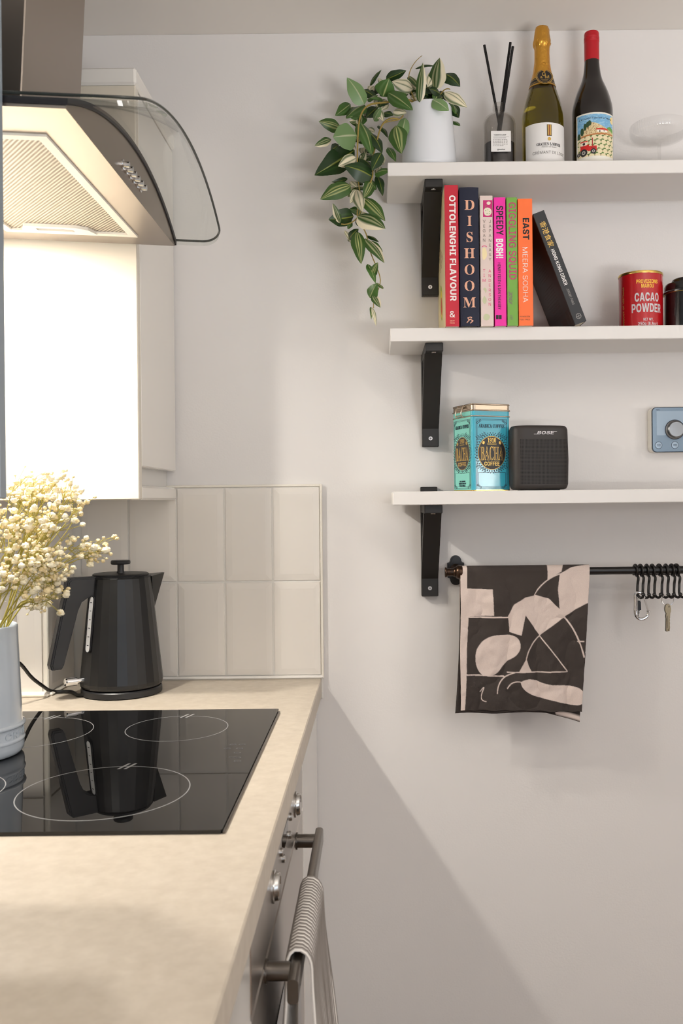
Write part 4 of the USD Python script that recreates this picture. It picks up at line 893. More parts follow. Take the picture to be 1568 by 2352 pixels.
for bx, by, tx, tyy, w, st, y, turn in LV:
    y0 = y + 0.004; B, T = C2(bx, by, y0 + 0.004), C2(tx, tyy, y0 - 0.012 + rl.uniform(-0.008, 0.008)); L = np.linalg.norm(T - B); d = (T - B) / L; hw = w / 3.36 * y / F / 2
    nrm = np.array([0.12, -1.0, 0.05]) + rl.normal(0, 0.22, 3); side = np.cross(d, nrm); side /= np.linalg.norm(side); nn = np.cross(side, d); nn = nn if nn[1] < 0 else -nn
    s1 = side * math.cos(turn) + nn * math.sin(turn); n1 = nn * math.cos(turn) - side * math.sin(turn)
    hw = 1.42 * hw / max(0.5, math.cos(turn)); bow, fold, curl = 0.07 + 0.05 * rl.random(), 0.28 + 0.15 * rl.random(), rl.uniform(-0.4, 0.4)
    def fn(u, s):
        sh = 2.18 * s ** 0.62 * (1 - s) ** 0.95 * (1 - 0.12 * s); sh = np.clip(sh, 0, 1.02); q = (u * 2 - 1)
        wv = 1 + 0.04 * np.sin(s * 14 + bx)
        p = B + np.outer(s, T - B) + np.outer(bow * L * np.sin(PI * s), n1) + np.outer(q * sh * hw * wv, s1) - np.outer(fold * np.abs(q) * sh * hw, n1) - np.outer(curl * 0.3 * L * s ** 3 * 0.3, n1)
        p[:, 1] = np.minimum(p[:, 1], 1.872)
        return p
    m = grid(19, 15, fn); u = np.repeat(np.linspace(-1, 1, 19), 15); s = np.tile(np.linspace(0, 1, 15), 19)
    col = leaf_color(st, u if rl.random() < 0.5 else -u, s) * rl.uniform(0.85, 1.12)
    obj('leaf', m, M['leaf'], plant, color=col)
def vine(pts, r0, r1): P = spline(np.array([C2(*p) for p in pts]), 60); return tube(P, np.linspace(r0, r1, 60), 7)
for pts, a, b in (([(880, 560, 1.77), (760, 500, 1.755), (640, 520, 1.752), (500, 540, 1.752), (425, 640, 1.738), (408, 790, 1.732), (404, 960, 1.732), (420, 1190, 1.728), (405, 1410, 1.728), (330, 1460, 1.728), (280, 1460, 1.728)], 0.0021, 0.0010),
                  ([(720, 650, 1.742), (600, 690, 1.742), (560, 800, 1.75), (520, 1000, 1.738), (520, 1100, 1.722), (440, 1260, 1.728), (410, 1420, 1.722), (470, 1530, 1.724), (490, 1620, 1.724), (556, 1800, 1.725), (582, 1900, 1.725), (540, 2030, 1.722), (530, 2110, 1.724)], 0.0018, 0.0008),
                  ([(870, 560, 1.78), (820, 440, 1.775), (800, 330, 1.78), (815, 270, 1.782), (905, 160, 1.78)], 0.0016, 0.0005),
                  ([(980, 560, 1.785), (1040, 470, 1.782), (1085, 420, 1.778), (1120, 420, 1.775)], 0.0016, 0.0010),
                  ([(760, 600, 1.75), (700, 660, 1.742), (640, 670, 1.742), (590, 700, 1.742)], 0.0014, 0.0010)):
    obj('stem', vine(pts, a, b), M['vine_stem'], plant)

# reed diffuser
dc = np.array([W(1146.3, 330, PY)[0], PY, TZ0]); zt = W(1146, 239, PY)[2] - TZ0
t = thing('reed_diffuser', dc, 'clear glass reed diffuser with white label and dark reeds, beside the gold-topped bottle', 'reed diffuser')
shl = zt - 0.0445
outp = [(0, 0), (0.0315, 0), (0.0327, 0.0015), (0.0327, shl), (0.0318, shl + 0.008), (0.0285, shl + 0.0155), (0.0225, shl + 0.0205), (0.0150, shl + 0.0232), (0.0118, shl + 0.0255), (0.0113, zt - 0.015), (0.0126, zt - 0.013), (0.0126, zt - 0.003), (0.0118, zt - 0.0005), (0.0100, zt)]
inp = [(0.0085, zt - 0.002), (0.0085, shl + 0.0255), (0.0135, shl + 0.0212), (0.0215, shl + 0.0180), (0.0265, shl + 0.0125), (0.0295, shl + 0.006), (0.0300, shl), (0.0300, 0.006), (0, 0.006)]
obj('bottle', lathe(outp + inp, 64, dc), M['bottle_glass'], t, smooth=50)
lq = W(1146, 333, PY)[2] - TZ0
obj('liquid', lathe([(0, 0.0063), (0.0296, 0.0065), (0.0296, lq - 0.0004), (0.0288, lq), (0, lq)], 48, dc), M['diffuser_oil'], t)
for (ax, ay, dy), (bx, by, ey) in (((160, 197, 0.004), (345, 1180, 0.010)), ((345, 178, 0.010), (205, 1190, 0.004)), ((362, 207, -0.006), (212, 1200, -0.006))):
    a, b = W(*crop3(ax, ay), PY + dy), W(*crop3(bx, by), PY + ey); b = a + (b - a) * (a[2] - TZ0 - 0.009) / (a[2] - b[2])
    obj('reed', cyl(a, b, 0.0026, 14), M['reed'], t)
la = dc + np.array([W(1150, 325, PY - 0.0327)[0] - dc[0] - 0.0000, -0.0334, 0]); lz = W(1150, 324.5, PY - 0.034)[2]
L = obj('label', flat_print(rrect(0.0388, 0.0405, 0.001), (la[0], la[1], lz), XR, UP, 0.0006), M['label_white'], t)
for txt, dz, h, w, al in (('TOMATO LEAF', 0.0112, 0.0026, 0.025, -0.002),):
    obj('lettering', flat_print(text2d(txt, h, w, weight=600), (la[0] + al, la[1] - 0.00065, lz + dz), XR, UP), M['ink'], t, smooth=False)
rd = np.random.default_rng(2)
ls = [sbox(-0.0155, 0.0085, 0.0155, 0.0089), sbox(-0.0155, 0.0062, 0.010, 0.0070)] + [sbox(-0.0155 + k_ * 0.0042, 0.0025 - 0.0029 * r_, -0.0155 + k_ * 0.0042 + 0.0020 + 0.0018 * rd.random(), 0.0036 - 0.0029 * r_) for r_ in range(5) for k_ in range(7 - (r_ == 4) * 2)]
obj('small_print', flat_print(unary_union(ls), (la[0], la[1] - 0.00065, lz), XR, UP), M['grey_ink'], t, smooth=False, kind='stuff')
obj('lettering', flat_print(text2d('@habitat', 0.0026, weight=600), (la[0], la[1] - 0.00065, lz - 0.0172), XR, UP), M['ink'], t, smooth=False)

# sparkling wine
cc = np.array([W(1246, 300, PY)[0], PY, TZ0]); k = PY / F
Z = lambda py: W(1246, py, PY)[2] - TZ0
t = thing('sparkling_wine_bottle', cc, 'olive green sparkling wine bottle with gold foil top and white label', 'bottle')
foilz = Z(206)
glassp = [(0, 0.002), (0.030, 0), (0.0395, 0.002), (0.0412, 0.006), (0.0412, Z(290)), (47.0 * k, Z(272)), (44.2 * k, Z(255)), (39.5 * k, Z(235)), (33.6 * k, Z(216)), (28.6 * k, Z(200)), (23.5 * k, Z(180)), (19.5 * k, Z(162)), (17.0 * k, Z(140)), (16.4 * k, Z(110)), (15.5 * k, Z(75)), (0, Z(73))]
sp_ = np.array(glassp[3:15]); sz = np.linspace(sp_[0, 1], sp_[-1, 1], 60); from scipy.interpolate import PchipInterpolator
prof = PchipInterpolator(sp_[:, 1], sp_[:, 0]); prof_c = lambda z: float(prof(z))
obj('bottle', lathe([(0, 0.004), (0.030, 0.0), (0.0395, 0.002)] + [(prof_c(z), z) for z in sz] + [(0, Z(73))], 72, cc), M['olive_glass'], t)
fz = np.linspace(foilz, Z(112), 34); rf = np.random.default_rng(8)
fp = [(prof_c(z) + 0.0005, z) for z in fz] + [(17.6 * k, Z(109)), (19.3 * k, Z(106)), (20.3 * k, Z(101)), (19.4 * k, Z(96)), (18.2 * k, Z(90)), (17.0 * k, Z(80)), (16.2 * k, Z(71)), (14.5 * k, Z(65)), (9 * k, Z(62.5)), (0, Z(62))]
fm = lathe(fp, 80, cc); v = np.array(fm.vertices); hz = v[:, 2] - TZ0; am = np.clip((hz - Z(118)) / 0.01, 0.0, 1)
an = np.arctan2(v[:, 1] - cc[1], v[:, 0] - cc[0]); dn = (meshkit.fbm(np.c_[np.cos(an) * 4, np.sin(an) * 4, hz * 150], 3, 5) - 0.5) * 0.0040 * am + (meshkit.noise(np.c_[np.cos(an) * 9, np.sin(an) * 9, hz * 90], 2) - 0.5) * 0.0005
rad = np.stack([np.cos(an), np.sin(an), 0 * an], 1); v += rad * dn[:, None] * (np.hypot(v[:, 0] - cc[0], v[:, 1] - cc[1]) > 0.004)[:, None]
foil = obj('foil', TM(v, fm.faces), M['gold_foil'], t, smooth=50)
def cone_band(py0, py1, dr, n=14): return lathe([(prof_c(Z(py1)) + dr - 0.0004, Z(py1) - 0.0001)] + [(prof_c(z) + dr, z) for z in np.linspace(Z(py1), Z(py0), n)] + [(prof_c(Z(py0)) + dr - 0.0004, Z(py0) + 0.0001)], 72, cc)
obj('neck_band', cone_band(188, 202, 0.0009), M['black_label'], t)
for a_, b_ in ((186.5, 188.2), (190.5, 191.6), (198.5, 199.6), (202, 204.2)): obj('band_line', cone_band(a_, b_, 0.0011, 4), M['gold_ink'], t)
mc = np.array([cc[0] + W(1247, 0, 1.76)[0] * 0, cc[1] - prof_c(Z(188)) - 0.0008, TZ0 + Z(189)]); nt = np.array([0, -math.sin(0.33), -math.cos(0.33) * 0]) ; upv = np.array([0, math.sin(0.36), math.cos(0.36)])
mo = lambda poly, d, h: place(prism(poly, h), mc + np.cross(XR, upv) * d, XR, upv)
el = lambda r: affinity.scale(Point(0, 0).buffer(r, quad_segs=20), 1, 1.06)
obj('medallion', mo(el(0.0168), 0.0, 0.0012), M['gold_ink'], t); obj('medallion_field', mo(el(0.0157), 0.0012, 0.0002), M['black_label'], t); obj('medallion_ring', mo(el(0.0146) - el(0.0138), 0.0014, 0.0001), M['gold_ink'], t)
obj('monogram', mo(unary_union([affinity.translate(text2d('G', 0.0088, weight=600), -0.001, 0.0012), affinity.translate(text2d('M', 0.0078, weight=600), 0.0048, -0.0055), affinity.translate(text2d('&', 0.0056, weight=600), -0.0062, -0.0052), sbox(-0.007, -0.0088, 0.007, -0.0083), sbox(-0.005, -0.0104, 0.005, -0.0099)]), 0.0014, 0.0002), M['gold_ink'], t, smooth=False)
def crest(): return unary_union([affinity.translate(Point(0, 0).buffer(0.0022), dx, dz) for dx, dz in ((-0.006, 0), (-0.003, 0.003), (0, 0.004), (0.003, 0.003), (0.006, 0), (0, -0.001), (-0.004, -0.004), (0.004, -0.004))])
obj('embossed_crest', wrap(seg_prism(crest(), 0.0005, 0.003), cc + [0, 0, Z(155)], prof_c(Z(157)) + 0.0006), M['gold_foil'], t)
def cyl_patch(c, R, a0, a1, z0, ztop, d=0.0004, n=48, nz=4):
    def fn(u, v):
        a = a0 + (a1 - a0) * u; zt_ = ztop(u); return np.stack([c[0] + (R + d) * np.sin(a), c[1] - (R + d) * np.cos(a), c[2] + z0 + (zt_ - z0) * v], 1)
    return grid(n, nz, fn)
RB = 0.0412
wt = lambda u: Z(300.5) - 0.0040 * (2 * u - 1) ** 2 * 0 + 0 * u
lbl = thicken(cyl_patch(cc, RB, -1.12, 1.30, 0.008, lambda u: Z(301) + 0 * u), None, 0.0003)[0]
obj('label', lbl, M['label_white'], t)
def b_text(c, R, text, py, h, m, w=None, a0=0.0, name='lettering', seg=0.004, **kw):
    z = W(1246, py, PY - R)[2] - TZ0; kk = (PY - R) / F
    s = text2d(text, h * kk, None if w is None else w * kk, **kw)
    obj(name, wrap(seg_prism(s, 0.0003, seg), c + [0, 0, z], R + 0.0004, a0), M[m], t, smooth=False)
b_text(cc, RB, 'GRATIEN & MEYER', 334, 6.2, 'ink', 60, 0.12, kind='serif'); b_text(cc, RB, 'PRODUCT OF FRANCE', 338.5, 2.2, 'grey_ink', 36, 0.12, weight=500); b_text(cc, RB, 'CRÉMANT DE LOIRE', 353, 6.6, 'grey_ink', 86, 0.18, weight=500)
z = lambda py: W(1246, py, PY - RB)[2] - TZ0
for pl, m in ((sbox(-0.0047, z(312), 0.0047, z(286)), 'black_label'), (sbox(-0.0036, z(311), 0.0036, z(286.5)), 'gold_ink'), (sbox(-0.0012, z(311), 0.0012, z(286.5)), 'brown_ink'), (Point(0, z(319)).buffer(0.0032), 'gold_ink')):
    obj('label_emblem', wrap(seg_prism(pl, 0.0003 if m == 'black_label' else 0.0005 if m == 'gold_ink' else 0.0007, 0.003), cc, RB + 0.0004, 0.12), M[m], t, smooth=False)

# red wine
wc = np.array([W(1360.5, 320, PY)[0], PY, TZ0]); t = thing('red_wine_bottle', wc, 'dark red wine bottle with a red screw cap and a painted vineyard label', 'bottle')
RW = 0.0397
wp = np.array([(RW, 0.006), (RW, Z(262)), (45 * k, Z(252)), (41 * k, Z(234)), (36 * k, Z(218)), (29.5 * k, Z(202)), (23 * k, Z(186)), (19.3 * k, Z(170)), (17.1 * k, Z(150)), (16.6 * k, Z(140)), (15.2 * k, Z(120)), (14.5 * k, Z(80))])
wprof = PchipInterpolator(wp[:, 1], wp[:, 0])
obj('bottle', lathe([(0, 0.004), (0.030, 0.0), (0.038, 0.002)] + [(float(wprof(z_)), z_) for z_ in np.linspace(0.006, Z(80), 60)] + [(0, Z(79))], 72, wc), M['wine_dark'], t)
zc = Z(77); cp = [(0.0142, Z(143)), (16.9 * k, Z(143)), (16.9 * k, Z(101))]
for py in (99, 96, 93, 90): cp += [(16.9 * k, Z(py + 1.2)), (17.4 * k, Z(py + 0.3)), (17.4 * k, Z(py - 0.5)), (16.9 * k, Z(py - 1.2))]
cp += [(16.9 * k, Z(81)), (16.0 * k, Z(78)), (14 * k, zc), (0, zc)]
obj('screw_cap', lathe(cp, 64, wc), M['red_cap'], t)
# its painted label: a flat print on the glass
def label_painting(x, y):
    """Colours at (x, y) in a 255 x 270 frame of the label, y downwards."""
    c = np.tile(np.array(lin((236, 232, 220))), (len(x), 1))
    def put(mask, rgb): c[mask] = lin(rgb)
    ins = (x > 9) & (x < 246) & (y > 9) & (y < 258)
    put(ins, (120, 176, 214))
    n1 = meshkit.noise(np.stack([x / 9, y / 5, 0 * x], 1), 1)
    put(ins & (n1 > 0.62) & (y < 90), (150, 194, 222))
    put(ins & ((x - 236) ** 2 + (y - 35) ** 2 < 22 ** 2), (236, 214, 150))
    ridge = np.interp(x, [0, 20, 60, 85, 120, 190, 255], [150, 130, 75, 55, 62, 95, 118])
    far = np.interp(x, [0, 150, 190, 215, 255], [300, 300, 88, 76, 92])
    put(ins & (y > far), (104, 158, 76)); put(ins & (y > far + 22), (150, 190, 96))
    hill = ins & (y > ridge); put(hill, (226, 206, 160))
    n2 = meshkit.noise(np.stack([x / 3.2 + y / 5, y / 4.2 - x / 9, 0 * x], 1), 3); put(hill & (n2 > 0.68) & (y < 138), (150, 112, 66)); put(hill & (n2 < 0.2) & (y < 138), (196, 166, 108))
    road = np.abs(y - np.interp(x, [0, 60, 130, 255], [146, 134, 128, 122])) < 4; put(ins & road, (190, 120, 66))
    for tx_, tw_, th_2 in ((20, 12, 40), (42, 11, 36), (60, 9, 34), (75, 9, 28), (86, 10, 26)):
        b_ = np.interp(tx_, [0, 20, 60, 85, 120], [150, 130, 75, 55, 62]); put(ins & (((x - tx_) / tw_) ** 2 + ((y - b_ - 6) / th_2 * 1.6) ** 2 < 1), (40, 72, 42))
    put(ins & (x > 128) & (x < 190) & (y > 100) & (y < 116), (244, 236, 220)); put(ins & (y > 92 + 0.2 * np.abs(x - 158) * 0.6) & (y < 104) & (x > 122) & (x < 196), (206, 52, 36))
    put(ins & (x > 140) & (x < 146) & (y > 106) & (y < 116), (60, 60, 60)); put(ins & (x > 166) & (x < 172) & (y > 106) & (y < 112), (60, 60, 60))
    low = ins & (y > np.interp(x, [0, 60, 130, 255], [150, 138, 132, 126])); put(low, (232, 218, 178))
    rows = ((x + 12 * np.floor(y / 27)) % 34 - 17) ** 2 / 90 + ((y - 150) % 27 - 12) ** 2 / 70; put(low & (rows < 0.8 + 0.9 * (n2 - 0.5)), (112, 142, 70)); put(low & (rows < 0.25), (60, 92, 48))
    put(low & (((x + 12 * np.floor(y / 27)) % 34 - 17) ** 2 < 3) & (((y - 150) % 27) > 16), (110, 84, 54))
    put((x > 30) & (x < 82) & (y > 188) & (y < 222), (206, 34, 28)); put((x > 76) & (x < 124) & (y > 198) & (y < 226), (206, 34, 28)); put((x > 30) & (x < 74) & (y > 164) & (y < 170), (206, 34, 28))
    put((x > 36) & (x < 68) & (y > 170) & (y < 190), (238, 228, 206)); put(((x - 52) ** 2 + (y - 180) ** 2 < 60), (50, 36, 32)); put((x > 98) & (x < 103) & (y > 150) & (y < 200), (170, 26, 22)); put((x > 92) & (x < 120) & (y > 205) & (y < 209), (120, 16, 16))
    for wx, wy, wr in ((50, 232, 22), (106, 229, 16), (16, 236, 12)):
        r_ = np.hypot(x - wx, y - wy); put(r_ < wr, (30, 28, 30)); put(r_ < wr * 0.5, (190, 184, 174)); put(r_ < wr * 0.25, (60, 56, 54))
    return c
nu, nv = 300, 230; aL0, aL1 = -1.12, 1.08
lm = cyl_patch(wc, RW, aL0, aL1, 0.0095, lambda u: Z(278.5) + 0 * u, 0.0004, nu, nv)
uu, vv = np.repeat(np.linspace(0, 1, nu), nv), np.tile(np.linspace(0, 1, nv), nu)
# pixels of the painting run evenly over the curved paper
lcol = np.mean([label_painting(uu * 255 + dx, (1 - vv) * 318 * 0.985 + dy) for dx in (-0.3, 0.3) for dy in (-0.3, 0.3)], 0)
obj('label', lm, M['label_print'], t, color=lcol)
s = text2d('Le petit Fantet d’Hipp', 0.0036, 0.070, weight=300); s = affinity.skew(s, 10)
obj('lettering', wrap(seg_prism(s, 0.0002, 0.004), wc + [0, 0, Z(278.5) - 0.0125], RW + 0.0005, -0.05), M['ink'], t, smooth=False)

# champagne coupe
gc = np.array([W(1513, 320, PY)[0], PY, TZ0]); R = 0.0565; gz = W(1513, 290, PY)[2] - TZ0
t = thing('champagne_coupe', gc, 'clear ribbed glass champagne coupe at the right end of the top shelf', 'glass')
ou = [(0, 0), (0.0350, 0), (0.0355, 0.0012), (0.030, 0.0025), (0.008, 0.0045), (0.0038, 0.010), (0.0034, 0.030), (0.0036, 0.062), (0.0055, gz - 0.034), (0.012, gz - 0.0315), (0.030, gz - 0.0295), (0.046, gz - 0.0262), (0.0535, gz - 0.021), (R, gz - 0.013), (R + 0.0004, gz - 0.002), (R, gz)]
inn = [(R - 0.0016, gz - 0.0005), (R - 0.0016, gz - 0.013), (0.0515, gz - 0.0195), (0.044, gz - 0.0242), (0.028, gz - 0.0272), (0.008, gz - 0.0288), (0, gz - 0.0290)]
gm_ = lathe(ou + inn, 192, gc); v = np.array(gm_.vertices); an = np.arctan2(v[:, 1] - gc[1], v[:, 0] - gc[0]); rr = np.hypot(v[:, 0] - gc[0], v[:, 1] - gc[1]); hz = v[:, 2] - gc[2]
rb = (rr > 0.020) & (hz > gz - 0.031) & (hz < gz - 0.0015) & (rr < R + 0.001); v[:, :2] += (np.stack([np.cos(an), np.sin(an)], 1) * (0.00055 * np.cos(an * 64))[:, None]) * rb[:, None]
obj('coupe', TM(v, gm_.faces), M['clear_glass'], t, smooth=55)

# ---------------------------------------------------------------- rail, tea towel, hooks, keys
RY, RZ, RR = 1.808, 1.1345, 0.0078
t = thing('towel_rail', (0.5, RY, RZ), 'black metal rail on the wall under the lowest shelf, with an ornate end bracket', 'rail')
obj('rod', cyl((0.146, RY, RZ), (0.96, RY, RZ), RR, 28), M['rail_black'], t)
def rail_end(x):
    def q(dx, dz, r): return affinity.scale(Point(dx, dz).buffer(r, quad_segs=10), 1, 1)
    rose = unary_union([q(0, 0.0195, 0.0115), q(0, -0.0195, 0.0115), sbox(-0.0155, -0.014, 0.0155, 0.014).buffer(0.002, quad_segs=4), q(0, 0.012, 0.014), q(0, -0.012, 0.014)])
    ros = obj('rosette', cat_([place(prism(rose, 0.004), (x, WALL, RZ - 0.001), XR, UP), place(prism(rose.buffer(-0.003), 0.0025), (x, WALL - 0.004, RZ - 0.001), XR, UP)]), M['rail_black'], t)
    obj('post', place(lathe([(0, 0), (0.0125, 0), (0.012, 0.004), (0.0085, 0.009), (0.0075, 0.02), (0.0075, 0.05), (0.009, 0.056), (0, 0.056)], 32), (x, WALL - 0.006, RZ), XR, UP), M['bronze'], t)
rail_end(0.163); rail_end(0.93)
P0 = lambda prof, x: place(lathe(prof, 32), (x, RY, RZ), (0, 1, 0), (0, 0, 1), (1, 0, 0))
obj('finial', P0([(0, -0.0005), (0.0098, 0), (0.0104, 0.0015), (0.0098, 0.003), (0.0078, 0.004), (0.0078, 0.016), (0.0095, 0.0185), (0.0100, 0.020), (0.0085, 0.0220)], 0.1355), M['bronze'], t)
obj('collar', P0([(0.0080, 0), (0.0120, 0.0025), (0.0142, 0.007), (0.0142, 0.012), (0.0120, 0.0165), (0.0080, 0.019)], 0.1555), M['bronze'], t)

# tea towel: front and back falls over the rod, printed with plain pale shapes
C6 = lambda cx, cy: (940 + cx / 2.4968, 1240 + cy / 2.4968)
FYD = RY - RR - 0.0055
def corner(cx, cy): return W(*C6(cx, cy), FYD)
TLc, TRc, BLc, BRc = corner(293, 150), corner(1037, 152), corner(290, 980), corner(984, 992)
PT = []
def pg(*pts, n=0): PT.append(Polygon(spline(np.array(list(pts) + [pts[0]], float), 60) if n else pts).buffer(0))
def ln_(pts, w=4.5, curve=False): PT.append(LineString(spline(np.array(pts, float), 24) if curve else pts).buffer(w / 2))
pg((286, 145), (331, 145), (331, 300), (336, 460), (326, 760), (312, 1000), (280, 1000))
pg((328, 292), (476, 298), (482, 446), (334, 452))
ln_([(330, 455), (565, 457)], 7)
pg((792, 148), (888, 148), (872, 200), (792, 246))
pg((862, 212), (930, 178), (1045, 150), (1035, 372), (1000, 386), (888, 452), (860, 412), (850, 300))
pg((600, 385), (660, 345), (725, 331), (800, 352), (862, 412), (890, 455), (745, 560), (664, 445), (640, 560), (572, 540), (562, 450), n=0)
ln_([(715, 332), (768, 266), (860, 214)], 6, True)
pg((380, 690), (396, 622), (452, 570), (540, 555), (622, 578), (634, 626), (606, 676), (546, 716), (500, 772), (420, 786), (390, 752), n=1)
ln_([(318, 784), (540, 792)], 7); ln_([(745, 562), (902, 762), (560, 768)], 6); ln_([(888, 455), (972, 596), (996, 680)], 9, True); ln_([(745, 560), (690, 625), (664, 690)], 6, True)
pg((664, 688), (678, 728), (698, 766), (624, 768))
pg((632, 822), (690, 806), (790, 832), (1000, 892), (1000, 920), (820, 924), (722, 902), (655, 864), n=1)
ln_([(500, 890), (530, 810), (600, 770)], 6, True); ln_([(560, 860), (600, 822), (640, 822)], 5, True); ln_([(400, 880), (425, 858), (410, 905), (438, 935)], 5, True)
ln_([(962, 592), (996, 592)], 7)
design = unary_union(PT); shapely.prepare(design)
dark, pale = np.array(lin((58, 50, 46))), np.array(lin((214, 197, 188)))
def tea_towel(nu=300, nf=330, nb=120):
    h = 0.5 * (TLc[2] - BLc[2] + TRc[2] - BRc[2]); top = RZ + RR + 0.0035
    def point(u, s):
        """u across; s along the cloth: from -1 (bottom of the back fall) through 0 (on top of the rod) to 1 (bottom of the front fall)."""
        f = np.clip(s, 0, 1); b = np.clip(-s, 0, 1); x0 = TLc[0] + (BLc[0] - TLc[0]) * f; x1 = TRc[0] + (BRc[0] - TRc[0]) * (f + b * 1.25)
        x = x0 + (x1 - x0) * u; r = RR + 0.0035; L = 0.027; a = np.clip(s * h / (r * PI / 2), -1, 1) * PI / 2
        drop = np.maximum(np.abs(s) * h - r * PI / 2, 0)
        y = RY - r * np.sin(a); z = RZ + r * np.cos(a) - drop
        w = np.clip(drop / 0.06, 0, 1)
        wr = 1.5 * (0.0030 * np.sin(u * 9 + 2.0 + f * 2.5) + 0.0022 * np.sin(u * 17 - 3 * f + 1) + 0.0030 * (meshkit.fbm(np.stack([u * 7 + f * 3, f * 6 - u * 2, 0 * u], 1), 3, 4) - 0.5) * 2.6)
        y = np.where(s > 0, y - np.abs(wr) * w * 0.9 - 0.004 * w * f, np.minimum(y + 0.3 * np.abs(wr) * w, WALL - 0.02))
        z = z + np.where(s > 0, -0.006 * u * f, 0) + 0.0008 * np.sin(u * 40) * (np.abs(s) > 0.99)
        x = x + 0.0016 * np.sin(f * 11 + 1) * (u - 0.5) * w
        return np.stack([x, y, z], 1)
    S = np.r_[np.linspace(-0.93, 0, nb), np.linspace(0, 1, nf)[1:]]
    m = grid(nu, len(S), lambda u, v: point(u, np.interp(v, np.linspace(0, 1, len(S)), S)))
    u, s = np.repeat(np.linspace(0, 1, nu), len(S)), np.tile(S, nu); f = np.clip(s, 0, 1)
    X0, X1 = 293 + (290 - 293) * f, 1037 + (984 - 1037) * f; cx, cy = X0 + (X1 - X0) * u, 150 + (986 - 150) * f
    cov = np.mean([shapely.contains_xy(design, cx + a, cy + b) for a in (-0.8, 0.8) for b in (-0.8, 0.8)], 0)
    cov = np.where(s < 0, (u < 0.05) * 1.0, cov)[:, None]
    th = 1 + 0.10 * (meshkit.noise(np.stack([cx * 0.5, cy * 0.5, 0 * cx], 1), 9) - 0.5)[:, None]
    return thicken(m, (dark * (1 - cov) + pale * cov) * th, 0.0016)
m, c = tea_towel()
t = thing('tea_towel', (0.29, RY, RZ), 'dark brown and pale printed tea towel folded over the left end of the rail', 'towel')
obj('cloth', m, M['towel_print'], t, color=c)
def under():
    tl, tr, bl, br = corner(289, 300), corner(1010, 500), corner(262, 994), corner(975, 1048); tl2, tr2 = corner(289, 240), corner(1012, 400)
    def fn(u, v):
        x0, x1 = tl2[0] + (bl[0] - tl2[0]) * v ** 2, tr2[0] + (br[0] - tr2[0]) * v; x = x0 + (x1 - x0) * u
        zt = tl2[2]; zb = bl[2] + 0.003 * np.sin(u * 14) * 0.4 - (bl[2] - br[2]) * np.clip((u - 0.72) / 0.28, 0, 1) ** 1.3
        return np.stack([x, FYD + 0.0032 + 0 * u - 0.003 * v + 0.0008 * np.sin(u * 20), zt + (zb - zt) * v], 1)
    m = grid(80, 60, fn); u, v = np.repeat(np.linspace(0, 1, 80), 60), np.tile(np.linspace(0, 1, 60), 80)
    k_ = ((u > 0.80) & (v > 0.955) & (v < 0.985)).astype(float)[:, None]
    return thicken(m, dark * 0.9 * (1 - k_) + pale * k_, 0.0022)
m, c = under(); obj('under_fold', m, M['towel_print'], t, color=c)

# S hooks on the rail
def hook_mesh():
    r = RR + 0.0030; a = np.linspace(0.15 * PI, 2.35 * PI, 30)
    loop = np.c_[-0.0016 + 0.0036 * np.linspace(0, 1, 30), -r * np.sin(a - PI / 2) * 1.0, r * np.cos(a - PI / 2)]
    stem = [(0.0020, -0.0090, -0.0130), (0.0012, -0.0095, -0.024), (0.0000, -0.0105, -0.036), (-0.0002, -0.0110, -0.0445), (0.0016, -0.0125, -0.0510), (0.0050, -0.0160, -0.0535), (0.0078, -0.0195, -0.0515), (0.0088, -0.0205, -0.0470)]
    a2 = np.linspace(-0.30 * PI, 1.62 * PI, 30)
    loop = np.c_[np.linspace(-0.0024, 0.0018, 30), r * np.cos(a2), r * np.sin(a2)]
    p1 = loop[::-1][::-1]
    pts = np.vstack([p1, stem])
    return pts
hp_ = hook_mesh(); loopN = 30
hxs = [W(1400 + cx / 9.333, 1309, RY)[0] for cx in (555, 662, 797, 915, 1062, 1205, 1330, 1432)]
hook0 = thing('s_hook', (hxs[0], RY, RZ), 'black S-shaped hook on the rail carrying the silver carabiner', 'hook', 'black hooks on the rail')
o_ = np.array([hxs[0], RY, RZ])
hk = tube(spline(hp_, 110), 0.0026, 10)
obj('wire', TM(hk.vertices + o_, hk.faces), M['rail_black'], hook0)
obj('ball_end', ball(o_ + hp_[-1], 0.0038, 3), M['rail_black'], hook0)
hl = ['second black S-shaped hook from the towel, also through the carabiner', 'third black S-shaped hook from the towel, empty', 'fourth black S-shaped hook from the towel, empty', 'fifth black S-shaped hook from the towel, empty, before the key ring', 'black S-shaped hook on the rail carrying the ring with the brass key', 'empty black S-shaped hook just after the key ring', 'last black S-shaped hook on the rail, farthest from the towel']
for x, l, rz in zip(hxs[1:], hl, (4, -3, 2, 7, -2, 3, 6)): copy_of(hook0, 's_hook', (x, RY, RZ), l, rotz=rz)
# carabiner with a key inside it
C7 = lambda cx, cy, y: W(1400 + cx / 9.333, 1260 + cy / 9.333, y)
cy_ = RY - 0.0145
t = thing('carabiner', C7(650, 960, cy_), 'silver D-shaped carabiner hanging from the first hooks of the rail', 'carabiner')
path = [(712, 985), (660, 950), (600, 940), (556, 966), (546, 1030), (548, 1200), (548, 1380), (566, 1450), (615, 1500), (680, 1512), (750, 1490), (805, 1440), (822, 1385), (824, 1345)]
obj('frame', tube(spline(np.array([C7(a_, b_, cy_) for a_, b_ in path]), 70), 0.0029, 10), M['chrome'], t)
obj('gate', tube([C7(824, 1350, cy_), C7(735, 1040, cy_)], 0.0020, 10), M['chrome'], t); obj('gate_hinge', cat_([cyl(C7(830, 1362, cy_), C7(818, 1325, cy_), 0.0032, 12), cyl(C7(742, 1062, cy_), C7(726, 1010, cy_), 0.0030, 12)]), M['steel_bright'], t, kind='stuff')
